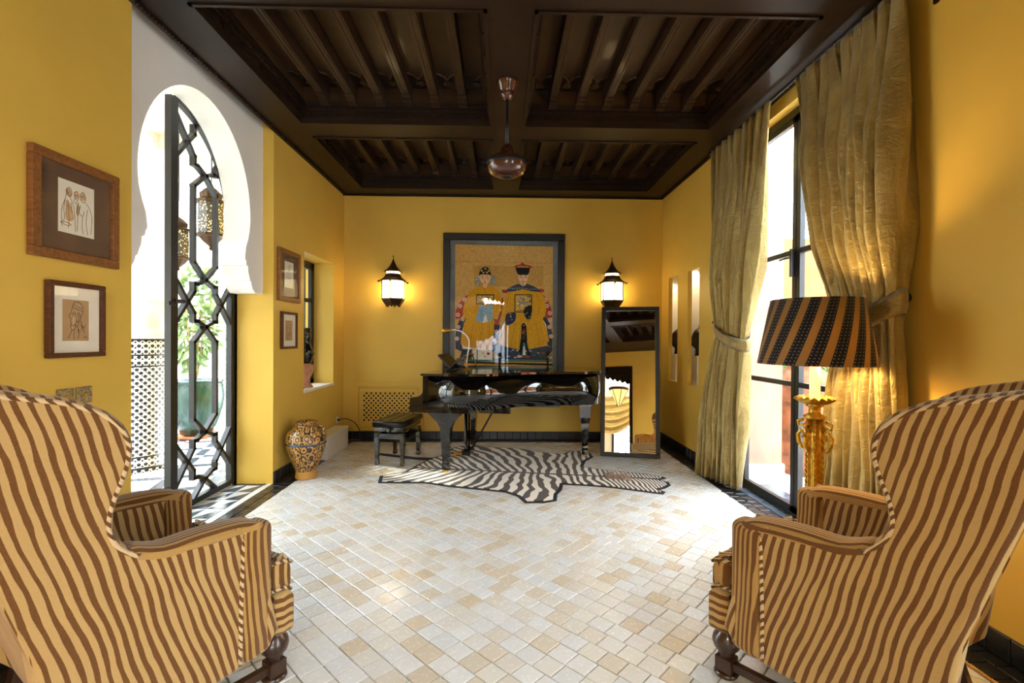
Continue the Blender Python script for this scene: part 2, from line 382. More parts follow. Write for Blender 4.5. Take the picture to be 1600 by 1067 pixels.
# ---- black tile borders and baseboards, tile by tile
def tilebox(w,d,h,mat):
    b=MB(); c=.004
    b.add([(0,0,0),(w,0,0),(w,d,0),(0,d,0),(0,0,h-c),(w,0,h-c),(w,d,h-c),(0,d,h-c),(c,c,h),(w-c,c,h),(w-c,d-c,h),(c,d-c,h)],[(8,9,10,11)]+[(i,(i+1)%4,4+(i+1)%4,4+i) for i in range(4)]+[(4+i,4+(i+1)%4,8+(i+1)%4,8+i) for i in range(4)])
    me=b.mesh('tile'); me.materials.append(M[mat]); return me
def bed(name,label,x0,x1,y0,y1,z0=-.02,z1=-.006,mat='groutd'):
    b=MB(); b.box(x0,x1,y0,y1,z0,z1); return struct(b.obj(name,mat),label)
TL=.105; m1=tilebox(.083,TL-.004,.008,'btile'); m2=tilebox(TL-.004,.083,.008,'btile')
def lay(par,me,pts,rot=None):
    for p in pts:
        o=bpy.data.objects.new('tile',me); C.objects.link(o); o.parent=par; o.location=p; o.rotation_euler=rot or (random.gauss(0,.008),random.gauss(0,.008),0)
t1=bed('trim_1','black tile border along the left of the floor',XL,BX0,.75,YB); t2=bed('trim_2','black tile border along the right of the floor',BX1,XR,.75,YB); t3=bed('trim_3','black tile border in front of the back wall',BX0,BX1,BY1,YB)
ny=int((YB-1.7)/TL)
lay(t1,m1,[(XL+.003+.087*j,YB-TL*(i+1)-.03*j,-.007) for i in range(ny) for j in (0,1)])
lay(t2,m1,[(BX1+.003+.087*j,YB-TL*(i+1)-.03*j,-.007) for i in range(ny) for j in (0,1)])
lay(t3,m2,[(BX0+TL*i+.03*j,BY1+.003+.087*j,-.007) for i in range(int((BX1-BX0)/TL)) for j in (0,1)])
BH=.112; m3=tilebox(TL-.004,BH-.004,.012,'btile')
def base(name,label,segs,rz):
    b=MB()
    for x0,x1,y0,y1 in segs['bed']: b.box(x0,x1,y0,y1,0,BH)
    p=struct(b.obj(name,'groutd'),label)
    lay(p,m3,segs['t'],(PI/2,0,rz)); return p
base('baseboard_back','black tile skirting along the back wall',{'bed':[(XL,XR,YB-.006,YB)],'t':[(XL+.02+TL*i,YB-.003,.003) for i in range(int((XR-XL-.03)/TL))]},0)
yl=[4.64+.02+TL*i for i in range(int((YB-4.66)/TL))]; yn=[1.6+TL*i for i in range(12)]
base('baseboard_left','black tile skirting along the left wall',{'bed':[(XL,XL+.006,4.64,YB),(XL,XL+.006,.8,2.88)],'t':[(XL+.003,y,.003) for y in yl+yn]},PI/2)
yr=[4.63+TL*i for i in range(int((YB-4.64)/TL))]; yq=[1.3+TL*i for i in range(16)]
base('baseboard_right','black tile skirting along the right wall',{'bed':[(XR-.006,XR,4.62,YB),(XR-.006,XR,.8,2.98)],'t':[(XR-.003,y+TL,.003) for y in yr+yq]},-PI/2)
# threshold of the gateway: marble triangles, white strip
th=bed('trim_4','black and white triangular marble threshold under the gate',XL-.40,XL,2.88,4.64,-.03,-.006)
b=MB(); b.box(XL-.065,XL-.004,2.88,4.64,-.006,.002); b.obj('strip','wtile',th)
cw,cl=.15,.215
def tri(p,mat):
    b=MB(); c=offset(p,.003); b.prism(c,0,.008); me=b.mesh('tile'); me.materials.append(M[mat]); return me
T=[tri([(0,0),(cw,0),(cw,cl)],'gtile'),tri([(0,0),(cw,cl),(0,cl)],'wtile')]
for j in range(2):
    for i in range(8):
        for me in T:
            o=bpy.data.objects.new('tile',me); C.objects.link(o); o.parent=th; o.location=(XL-.07-cw*(j+1),2.89+cl*i,-.007)
b=MB(); b.box(XL-.40,XL-.372,2.88,4.64,-.006,.001); b.obj('strip','wtile',th)
lay(th,tilebox(TL-.004,.05,.008,'btile'),[(XL-.365+TL*i,4.585,-.004) for i in range(3)])
# stone sill at the window
bed('trim_5','grey stone threshold under the tall window',XR,XR+.4,2.98,4.62,-.02,.004,'gtile')
# ------------------------------------------------------------------ carved cedar ceiling
XB=[XL,-1.85,-.10,.185,1.92,XR]; YBm=[YN,-.70,.88-.3+.42,2.58,2.88,4.46,4.76,6.35,YB]
YC=[(-.62,.70),(1.0,2.58),(2.88,4.46),(4.76,6.35)]; XC=[(-1.85,-.10),(.185,1.92)]
b=MB(); ys=[YN]+[v for c in YC for v in c]+[YB]
for x0,x1 in ((XL,-1.85),(-.10,.185),(1.92,XR)): b.box(x0,x1,YN,YB,H,H+.10)
for i in range(0,len(ys),2):
    for x0,x1 in XC: b.box(x0,x1,ys[i],ys[i+1],H,H+.10)
b.box(XL,XR,YN,YB,H+.30,H+.34)
ce=struct(b.obj('ceiling','ceil'),'dark carved cedar coffered ceiling')
def lobed(w,l):   # panel outline with brace-shaped ends
    R=[(w/2,-l/2+.10),(w/2-.012,-l/2+.085),(w/2-.03,-l/2+.08),(w/2-.042,-l/2+.06),(w/2-.06,-l/2+.048),(.012,-l/2+.015),(0,-l/2)]
    h=R+[(-x,y) for x,y in R[-2::-1]]; return h+[(-x,-y) for x,y in h]
def rosette():
    p=MB()
    for i in range(8):
        a=i*PI/4; c=(.03*math.cos(a),.03*math.sin(a)); p.prism([(c[0]+.014*math.cos(k*PI/3),c[1]+.014*math.sin(k*PI/3)) for k in range(6)],-.012,.004)
    p.lathe([(.014,-.016),(.016,0)],n=8); return p.mesh('rosette')
def lobetrim(w,l):
    b=MB(); P=lobed(w,l); h=len(P)//2
    for k in (0,h): b.tube([(x,y,H+.272) for x,y in P[k:k+h]],.007,6)
    return b.mesh('lobed_trim')
M['ceilgloss']=wood('polished_cedar','4a3524',.22,(3,3,3),.5)
ros=rosette(); ros.materials.append(M['ceilgloss'])
JW=.066
def joist(l):
    b=MB(); z0=H+.165; z1=H+.30
    b.box(-JW/2,JW/2,-l/2,l/2,z0,z1); 
    for s in (-1,1): b.box(s*.016-.006,s*.016+.006,-l/2,l/2,z0-.006,z0)
    for e in (-1,1):   # stepped corbel at each end
        y=e*(l/2); 
        for k,(d,zz) in enumerate(((.16,.012),(.11,.026),(.06,.042))):
            a,c=sorted((y,y-e*d)); b.box(-JW/2-.004,JW/2+.004,a,c,z0-zz,z0)
    return b.mesh('joist')
for (y0,y1) in YC:
    l=y1-y0-.14; jm=joist(l); jm.materials.append(M['ceilj'])
    lw=.165; pb=MB(); pb.prism(lobed(lw,l-.40),H+.272,H+.30); pm=pb.mesh('lobed_panel'); pm.materials.append(M['ceilj']); lt_=lobetrim(lw-.004,l-.40); lt_.materials.append(M['ceilgloss'])
    for (x0,x1) in XC:
        # cornice: stepped carved mouldings round the coffer
        for nm,segs in (('cornice',((0,.0,.022,-.012,.03),(0,.0,.03,.03,.10),(0,.0,.05,.10,.135),(0,.0,.075,.135,.165))),('end_board',((0,0,.06,.166,.298),))):
            b=MB()
            for _,_,w,za,zb in segs:
                b.box(x0,x1,y0,y0+w,H+za,H+zb); b.box(x0,x1,y1-w,y1,H+za,H+zb); b.box(x0,x0+w,y0,y1,H+za,H+zb); b.box(x1-w,x1,y0,y1,H+za,H+zb)
            b.obj(nm,'ceil' if nm=='cornice' else 'ceilgloss',ce)
        b=MB(); n=int((x1-x0-.08)/.022)    # bead rows and carved frieze
        for i in range(n):
            x=x0+.05+i*.022
            for yy in (y1-.055,y0+.055): b.box(x,x+.013,yy-.006,yy+.006,H+.108,H+.122)
        n=int((y1-y0-.08)/.022)
        for i in range(n):
            y=y0+.05+i*.022
            for xx in (x0+.055,x1-.055): b.box(xx-.006,xx+.006,y,y+.013,H+.108,H+.122)
        o=b.obj('bead_moulding','ceil',ce); o['kind']='stuff'
        b=MB(); n=7
        for i in range(n):
            xa=x0+.06+(x1-x0-.12)*i/n; xb=xa+(x1-x0-.12)/n-.02
            for yy,s in ((y1-.03,-1),(y0+.03,1)):
                for (u0,u1,v0,v1) in ((xa,xb,.042,.047),(xa,xb,.083,.088),(xa,xa+.006,.042,.088),(xb-.006,xb,.042,.088),((xa+xb)/2-.03,(xa+xb)/2+.03,.058,.072)):
                    b.box(u0,u1,min(yy,yy+s*.008),max(yy,yy+s*.008),H+v0,H+v1)
        n=6
        for i in range(n):
            ya=y0+.06+(y1-y0-.12)*i/n; yb=ya+(y1-y0-.12)/n-.02
            for xx,s in ((x1-.03,-1),(x0+.03,1)):
                for (u0,u1,v0,v1) in ((ya,yb,.042,.047),(ya,yb,.083,.088),(ya,ya+.006,.042,.088),(yb-.006,yb,.042,.088),((ya+yb)/2-.03,(ya+yb)/2+.03,.058,.072)):
                    b.box(min(xx,xx+s*.008),max(xx,xx+s*.008),u0,u1,H+v0,H+v1)
        o=b.obj('carved_frieze','ceil',ce); o['kind']='stuff'
        w=(x1-x0)/7.15; cy=(y0+y1)/2
        for i in range(7):
            xc=(x0+x1)/2+(i-3)*w
            link('lobed_panel',pm,'ceil',ce,(xc,cy,0))
            link('lobed_trim',lt_,'ceilgloss',ce,(xc,cy,0))
            for e in (-1,1): link('rosette',ros,'ceil',ce,(xc,cy+e*(l/2-.10),H+.295))
            if i<6: link('joist',jm,'ceil',ce,(xc+w/2,cy,0))
# crown moulding on the walls
b=MB()
for i,(p,d) in enumerate((('y',YB),)):
    b.box(XL,XR,YB-.03,YB,H-.012,H); 
b.box(XL,XL+.03,YN,YB,H-.012,H); b.box(XR-.03,XR,YN,YB,H-.012,H)
b.obj('crown_moulding','ceil',ce)
b=MB()
for i in range(int((XR-XL)/.03)): b.box(XL+.03*i,XL+.03*i+.016,YB-.045,YB-.028,H-.022,H-.004)
for i in range(160):
    y=YB-.03*i-.05; b.box(XL+.028,XL+.045,y-.016,y,H-.022,H-.004); b.box(XR-.045,XR-.028,y-.016,y,H-.022,H-.004)
o=b.obj('rope_moulding','ceil',ce); o['kind']='stuff'
# ------------------------------------------------------------------ tall window (right wall)
w1=bpy.data.objects.new('window_1',None); C.objects.link(w1); struct(w1,'tall black steel double window behind the silk curtains')
xa,xb=XR+.085,XR+.135; ya,yb,yc=2.98,4.62,3.76
b=MB(); b.box(xa,xb,ya,ya+.05,0,3.23); b.box(xa,xb,yb-.05,yb,0,3.23); b.box(xa,xb,ya,yb,3.17,3.23); b.box(xa,xb,ya,yb,0,.035); b.obj('window_frame','iron',w1)
for (p,r) in ((ya+.05,yc-.005),(yc+.005,yb-.05)):
    b=MB(); s=.045
    b.box(xa+.005,xb-.005,p,p+s,.035,3.17); b.box(xa+.005,xb-.005,r-s,r,.035,3.17); b.box(xa+.005,xb-.005,p,r,3.12,3.17); b.box(xa+.005,xb-.005,p,r,.035,.085)
    sash=b.obj('sash','iron',w1)
    for z in (1.05,2.10): b=MB(); b.box(xa+.008,xb-.008,p+s,r-s,z-.02,z+.02); b.obj('glazing_bar','iron',sash)
    for z0,z1 in ((.085,1.03),(1.07,2.08),(2.12,3.12)): b=MB(); b.box(xa+.022,xa+.026,p+s,r-s,z0,z1); b.obj('pane','glass',sash)
b=MB(); b.box(xa-.03,xa,yc+.01,yc+.03,1.9,2.12); b.tube([(xa-.03,yc+.02,2.05),(xa-.05,yc+.04,2.05),(xa-.05,yc+.13,2.045)],.008); b.obj('handle','iron',w1)
w4=bpy.data.objects.new('fill_window',None); C.objects.link(w4); struct(w4,'added tall steel window for fill light, unseen behind the camera')  # unseen window added behind the camera to brighten the left wall
b=MB(); b.box(xa,xb,-1.1,-1.05,0,2.75); b.box(xa,xb,.45,.5,0,2.75); b.box(xa,xb,-.34,-.26,0,2.75); b.box(xa,xb,-1.1,.5,2.69,2.75); b.box(xa,xb,-1.1,.5,0,.05); b.obj('window_frame','iron',w4)
for p,r in ((-1.05,-.34),(-.26,.45)):
    for z0,z1 in ((.05,1.0),(1.04,1.9),(1.94,2.69)): b=MB(); b.box(xa+.022,xa+.026,p,r,z0,z1); b.obj('pane','glass',w4)
    for z in (1.02,1.92): b=MB(); b.box(xa+.008,xb-.008,p,r,z-.02,z+.02); b.obj('glazing_bar','iron',w4)
# ------------------------------------------------------------------ niche window (left wall)
w2=bpy.data.objects.new('window_2',None); C.objects.link(w2); struct(w2,'small black window with scrolled ironwork set in the left niche')
xa,xb=XL-.29,XL-.25; y0,y1,z0,z1=NICHE
b=MB(); b.box(xa,xb,y0,y0+.09,z0,z1); b.box(xa,xb,y1-.09,y1,z0,z1); b.box(xa,xb,y0,y1,z1-.09,z1); b.box(xa,xb,y0,y1,z0,z0+.06); fr=b.obj('window_frame','iron',w2)
for z in (1.37,1.86): b=MB(); b.box(xa+.005,xb-.005,y0+.09,y1-.09,z-.022,z+.022); b.obj('glazing_bar','iron',w2)
for za,zb in ((z0+.06,1.348),(1.392,1.838),(1.882,z1-.09)): b=MB(); b.box(xa+.018,xa+.022,y0+.09,y1-.09,za,zb); b.obj('pane','glass',w2)
def scroll(cy,cz,r,sg,up):
    return [(XL-.335,cy+sg*r*(1-t*.8)*math.cos(t*4.6),cz+up*r*(1-t*.8)*math.sin(t*4.6)) for t in [i/12 for i in range(13)]]
for i in range(6):
    y=y0+.10+i*.15; b=MB(); b.bar((XL-.335,y,z0),(XL-.335,y,z1),.014,.014,(1,0,0)); b.obj('grille_bar','iron',w2)
b=MB()
for i in range(5):
    for k in range(12):
        cy=y0+.175+i*.15; cz=z0+.08+k*.125
        for sg in (-1,1): b.tube(scroll(cy+sg*.033,cz,.034,sg,1 if k%2 else -1),.006,5)
o=b.obj('scrollwork','iron',w2); o['kind']='stuff'
# ------------------------------------------------------------------ gate leaf in the archway
gt=thing('gate','black iron lattice gate leaf of interlaced stars in the white archway','gate',(XL-.38,4.2,0))
G=.022
def gbar(name,a,b_,w=.04,d=.03):
    m=MB(); m.bar((0,a[0],a[1]),(0,b_[0],b_[1]),d,w,(1,0,0)); 
    return m.obj(name,'iron',gt)
b=MB(); b.box(-.025,.025,-.455,-.375,0.02,3.24); st=b.obj('stile','iron',gt)
b=MB(); b.box(-.025,.025,.37,.44,0.02,2.45); b.obj('stile','iron',gt)
b=MB(); b.box(-.025,.025,-.375,.37,.012,.06); b.obj('bottom_rail','iron',gt)
cy,cz,R=3.76-4.2,2.45,.80
b=MB(); pts=[(0,cy+R*math.cos(a),cz+R*math.sin(a)) for a in [i*PI/2/20 for i in range(0,20)]]
for p,r in zip(pts,pts[1:]): b.bar(p,r,.05,.04,(1,0,0))
b.obj('arched_rail','iron',gt)
def okp(p): return p[0]<=.38 and (p[1]<2.45 or math.hypot(p[0]-cy,p[1]-cz)<R+.02)
zb=.06
def strand(pts):
    m=MB(); any_=False
    for p,r in zip(pts,pts[1:]):
        L=math.hypot(r[0]-p[0],r[1]-p[1]); n=max(1,int(L/.06)); q=[(p[0]+(r[0]-p[0])*i/n,p[1]+(r[1]-p[1])*i/n) for i in range(n+1)]
        q=[t for t in q if okp(t) and t[1]>=.03]
        if len(q)>1:
            d=Vector((0,q[-1][0]-q[0][0],q[-1][1]-q[0][1])).normalized()*.014
            m.bar(Vector((0,*q[0]))-d,Vector((0,*q[-1]))+d,.03,.042,(1,0,0)); any_=True
    if any_: m.obj('lattice_bar','iron',gt)
stars=[.38,1.68,2.97]
for sg in (-1,1):
    for zc in stars:
        strand([(sg*.0,zc+.2),(sg*.11,zc+.155),(sg*.155,zc+.155),(sg*.155,zc+.09),(sg*.235,zc),(sg*.375,zc-.16)])
        strand([(sg*.375,zc+.16),(sg*.235,zc),(sg*.155,zc-.09),(sg*.155,zc-.155),(sg*.11,zc-.155),(0,zc-.2)])
    for za,zb_ in ((.58,1.48),(1.88,2.77)): strand([(0,za),(sg*.155,za+.13),(sg*.155,zb_-.13),(0,zb_)])
    strand([(0,.18),(sg*.18,.03)]); strand([(0,3.17),(sg*.16,3.34)])
b=MB(); b.bar((.03,-.415,1.67),(.06,-.36,1.67),.02,.03); b.bar((.03,-.415,1.65),(.03,-.50,1.65),.02,.03); b.obj('latch','iron',gt)
b=MB(); b.box(-.04,.04,.44,.46,0,1.86); b.lathe([(.02,1.86),(.02,1.9),(.001,1.93)],0,.45,10); b.obj('hinge_post','iron',gt)
# ------------------------------------------------------------------ arcaded courtyard beyond the gate
def zell():
    t=NT('mosaic_zellige'); x,y,z=t.xyz(t.obj()); ang=t.math('ARCTAN2',y,x)
    u=t.math('MULTIPLY',ang,.30); per=.070
    a=t.math('MULTIPLY',u,1/per); v=t.math('MULTIPLY',z,1/per)
    def cell(sx,sy,rad,sc=1.0):
        fx=t.math('SUBTRACT',t.math('FRACT',t.math('ADD',t.math('MULTIPLY',a,sc),sx)),.5); fy=t.math('SUBTRACT',t.math('FRACT',t.math('ADD',t.math('MULTIPLY',v,sc),sy)),.5)
        d=t.math('SQRT',t.math('ADD',t.math('MULTIPLY',fx,fx),t.math('MULTIPLY',fy,fy)))
        return t.math('LESS_THAN',d,rad)
    f=t.math('MAXIMUM',t.math('MAXIMUM',cell(0,0,.25),cell(.5,.5,.25)),cell(.25,.25,.19,2.0))
    band=t.math('MAXIMUM',cell(0,.3,.3,1.2),cell(.5,.62,.16,1.2))
    inb=t.math('MAXIMUM',t.math('GREATER_THAN',z,1.09),t.math('LESS_THAN',z,.14))
    f=t.math('ADD',t.math('MULTIPLY',f,t.math('SUBTRACT',1,inb)),t.math('MULTIPLY',band,inb))
    for zz in (1.36,1.20,1.085,.145,.03): f=t.math('MAXIMUM',f,t.math('LESS_THAN',t.math('ABSOLUTE',t.math('SUBTRACT',z,zz)),.009))
    return t.fin(t.mix(f,lin('ecebea'),lin('1b1d22')),.2)
M['mosaic']=zell()
def column(x,y,label):
    c=thing('column',label,'column',(x,y,0),0,'courtyard columns')
    MB().lathe([(.33,-.02),(.33,.03),(.30,.03),(.30,1.37)],n=40).obj('shaft','mosaic',c)
    MB().lathe([(.30,1.37),(.335,1.38),(.34,1.42),(.31,1.45),(.29,1.50),(.30,1.58),(.36,1.68),(.40,1.72),(.40,1.76)],n=40).obj('capital','white',c)
    b=MB(); b.box(-.42,.42,-.36,.36,1.76,1.86); b.box(-.38,.38,-.33,.33,1.86,1.94); b.obj('abacus','white',c)
column(-3.92,5.28,'mosaic-clad round column nearest the gate, left of its iron stile'); column(-3.97,7.62,'mosaic-clad round column half hidden behind the green urn')
def arc(c,hw,zs,zt,w):   # opening outline, low right to low left
    p=[(c+w,zs-.25),(c+w-.06,zs-.22),(c+w-.08,zs-.12),(c+hw-.06,zs-.06),(c+hw-.05,zs)]
    for i in range(1,24):
        a=-.35+(PI+.7)*i/24; p.append((c+hw*math.cos(a),zs+.25+(zt-zs-.25)*math.sin(a) if math.sin(a)>0 else zs+.25+.7*math.sin(a)))
    return p+[(2*c-y,z) for y,z in p[4::-1]]
b=MB(); P=[(2.0,4.3),(13,4.3),(13,1.94)]
for c in (11.08,8.74,6.44,4.1): P+=arc(c,.80,2.19,3.41,.80)
P+=[(2.0,1.94)]
b.prism(P,-4.08,-3.80,ax=0); struct(b.obj('wall_arcade','white'),'white plaster arcade of horseshoe arches round the courtyard')
b=MB(); b.box(-4.1,XL-.38,1.5,13,3.62,3.8); yy=4.2
gc=struct(b.obj('ceiling_gallery','white'),'white beamed gallery ceiling beyond the gate')
while yy<11: b=MB(); b.box(-3.8,XL-.38,yy,yy+.13,3.46,3.62); b.obj('beam','white',gc); yy+=.62
b=MB(); b.box(-9.4,-9.2,0,15,0,4.6); b.box(-9.2,-2.5,14,14.2,0,4.6); b.box(-9.2,-2.55,1.3,1.5,0,4.6)
struct(b.obj('wall_courtyard','white'),'white outer walls of the courtyard')
b=MB(); b.box(-9.2,-9.185,1.5,14,0,.12); b.obj('skirting','btile',bpy.data.objects['wall_courtyard'])
b=MB(); b.box(-9.4,XL-.40,1.3,14.2,-.3,-.022); cf=struct(b.obj('floor_courtyard','groutw'),'white and grey marble courtyard floor')
tw=tilebox(.335,.335,.012,'wtile'); tg=tilebox(.335,.105,.012,'gtile'); tg2=tilebox(.105,.335,.012,'gtile'); ts=tilebox(.105,.105,.012,'wtile')
ca,sa=math.cos(.30),math.sin(.30)
for i in range(-30,30):
    for j in range(-10,40):
        for me,ox,oy in ((tw,0,0),(tg,0,.34),(tg2,.34,0),(ts,.34,.34)):
            u,v=i*.45+ox-3,j*.45+oy+3; x,y=u*ca-v*sa,u*sa+v*ca
            if 3.6<y<11 and -.86<(x+.2)/y<-.52 and x<-2.75 and y-3.6<9:
                o=bpy.data.objects.new('tile',me); C.objects.link(o); o.parent=cf; o.location=(x,y,-.023); o.rotation_euler=(0,0,.30)
# perforated lanterns in the gallery
def perf():
    t=NT('pierced_metal'); v=t.n('TexVoronoi'); t.set(v.inputs['Vector'],t.obj()); v.inputs['Scale'].default_value=46
    f=t.math('LESS_THAN',v.outputs['Distance'],.30); 
    return t.fin(t.mix(f,lin('54504c'),lin('f2d9a8')),.5,.3,em=t.mix(f,(0,0,0,1),lin('ffd48a')),ems=.7)
M['pierced']=perf()
def hang(x,y,z,s,n,label,top):
    o=thing('lantern',label,'lantern',(x,y,z),.2,'gallery lanterns')
    MB().lathe([(.16*s,-.22*s),(.165*s,0),(.16*s,.24*s)],n=n,smooth=False).obj('pierced_body','pierced',o)
    MB().lathe([(.20*s,.23*s),(.205*s,.26*s),(.14*s,.29*s),(.15*s,.36*s),(.08*s,.43*s),(.02*s,.47*s),(.012*s,.5*s)],n=n,smooth=False).obj('dome','bronze',o)
    MB().lathe([(.012*s,-.44*s),(.03*s,-.42*s),(.02*s,-.39*s),(.10*s,-.32*s),(.15*s,-.26*s),(.20*s,-.24*s),(.19*s,-.21*s)],n=n,smooth=False).obj('pendant_base','bronze',o)
    MB().tube([(0,0,.49*s),(.006,0,(top-z)*.5),(0,0,top-z)],.006,6).obj('chain','iron',o)
hang(-3.0,5.05,2.60,.72,12,'large round pierced-metal lantern hanging beside the arch at right of the gate',3.63)
hang(-3.3,5.0,2.33,.60,8,'smaller faceted pierced-metal lantern hanging next to the gate stile',3.63)
# green urn with a leafy shrub
def leaves(name,mat,parent,c,r,n,sz,seed,flat=1.0,stuff=True):
    rnd=random.Random(seed); b=MB()
    for i in range(n):
        while True:
            d=Vector((rnd.uniform(-1,1),rnd.uniform(-1,1),rnd.uniform(-1,1)))
            if .2<d.length<1: break
        p=Vector(c)+Vector((d.x*r[0],d.y*r[1],d.z*r[2])); t=(d+Vector((rnd.gauss(0,.5),rnd.gauss(0,.5),rnd.gauss(-.15,.5)))).normalized(); s=t.orthogonal().normalized()
        s.rotate(Matrix.Rotation(rnd.random()*6.28,3,t)); nn=t.cross(s); L=sz*rnd.uniform(.7,1.3); w=L*.2
        b.add([p,p+t*L*.35+s*w,p+t*L*.35-s*w,p+t*L*.45+nn*L*.06,p+t*L*.75+s*w*.7-nn*L*.03,p+t*L*.75-s*w*.7-nn*L*.03,p+t*L-nn*L*.12],[(0,1,3),(0,3,2),(1,4,3),(3,5,2),(3,4,6),(3,6,5)])
    o=b.obj(name,mat,parent); o['kind']='stuff'; return o
M['leaf']=plain('green_leaf','5f8a4a',.5,var=.3,sc=9); M['leafpale']=plain('pale_leaf','8aa36a',.5,var=.3,sc=9); M['stem']=plain('woody_stem','9a8550',.8)
def urnmat():
    t=NT('green_glaze'); x,y,z=t.xyz(t.obj()); n=t.noise(t.scale(t.obj(),(9,9,1.4)),1,4)
    t.bump(n,.1,.01); return t.fin(t.ramp(n,[(.3,lin('0c1f19')),(.48,lin('143324')),(.6,lin('2b463c')),(.8,lin('102a20'))]),.25,coat=0)
M['potgreen']=urnmat()
u=thing('urn','tall green glazed urn planted with a shrub, standing behind the gate lattice','urn',(-4.28,6.88,-.01))
MB().lathe([(.15,.04),(.19,.05),(.26,.2),(.325,.42),(.34,.58),(.325,.72),(.31,.755),(.33,.77),(.335,.80),(.30,.80),(.28,.74)],n=36).obj('jar_body','potgreen',u)
b=MB()
for i in range(30): a=i*2*PI/30; b.lathe([(.001,-.012),(.013,0),(.001,.012)],.322*math.cos(a),.322*math.sin(a),6,z0=.715)
o=b.obj('beading','potgreen',u); o['kind']='stuff'
MB().lathe([(.24,0),(.27,.045),(.25,.045),(.22,.02)],n=30).obj('saucer','terra',u)
MB().lathe([(.0,.73),(.29,.735)],n=24,cap=False).obj('soil','stem',u)
sh=thing('shrub','airy green shrub growing out of the green urn','shrub',(-4.32,6.86,.80))
b=MB(); rnd=random.Random(3)
for i in range(12):
    a=rnd.random()*6.28; l=rnd.uniform(.7,1.5); r=rnd.uniform(.1,.35); b.tube([(.04*math.cos(a),.04*math.sin(a),0),(r*.5*math.cos(a),r*.5*math.sin(a),l*.5),(r*math.cos(a),r*math.sin(a),l)],[.012,.009,.004],5)
b.obj('stems','stem',sh)['kind']='stuff'
leaves('foliage','leafpale',sh,(0.02,0,.85),(.26,.24,.72),520,.15,5)
# ------------------------------------------------------------------ patio seen through the tall window
b=MB(); b.box(XR+.15,9,-3,9,-.3,-.02); pf=struct(b.obj('floor_patio','wtile'),'pale stone patio outside the window')
b=MB(); b.box(XR+.15,2.74,4.66,5.1,0.19,1.72); wp=struct(b.obj('wall_patio','pink'),'pink plaster garden pier outside the window')
b=MB(); b.box(XR+.15,2.74,4.66,5.1,1.72,4.2); b.obj('upper_wall','white',wp)
b=MB(); b.box(XR+.15,2.76,4.64,5.1,-.02,.19); b.obj('plinth','cream',wp)
b=MB(); holed(b,0,7.0,7.25,-3,9,-.02,3.72,[(.95,1.60,1.34,1.52),(1.85,2.0,2.03,2.2)]); b.box(2.4,7.0,8.0,8.2,-.02,3.1); wg=struct(b.obj('wall_garden','terra'),'terracotta garden wall across the patio')  # height set to block the low sun; slots added to pass sun patches
ug=thing('clay_jar','large rust-brown clay oil jar on the patio outside the window','jar',(3.24,5.12,-.02))
M['rust']=plain('rusty_clay','9a5f3e',.8,var=.3,sc=8,bump=.2)
MB().lathe([(.20,0),(.27,.15),(.31,.5),(.315,.8),(.28,.98),(.22,1.08),(.16,1.12),(.16,1.17),(.19,1.20),(.19,1.23),(.15,1.23),(.13,1.15)],n=32).obj('jar_body','rust',ug)
MB().lathe([(.315,.76),(.325,.78),(.315,.80)],n=32,cap=False).obj('band','rust',ug)
for i,(x,y,r,h,lb) in enumerate(((3.75,6.2,.45,1.6,'green bush growing behind the clay jar outside'),(6.1,5.0,.7,1.6,'rounded green bush against the terracotta garden wall'))):
    s=thing('bush',lb,'bush',(x,y,-.02)); b=MB()
    for k in range(7): a=k*.9; b.tube([(.05*math.cos(a),.05*math.sin(a),0),(r*.5*math.cos(a),r*.5*math.sin(a),h)],[.015,.006],5)
    b.obj('stems','stem',s)['kind']='stuff'; leaves('foliage','leaf',s,(0,0,h*.62),(r,r,h*.6),700,.14,11+i)
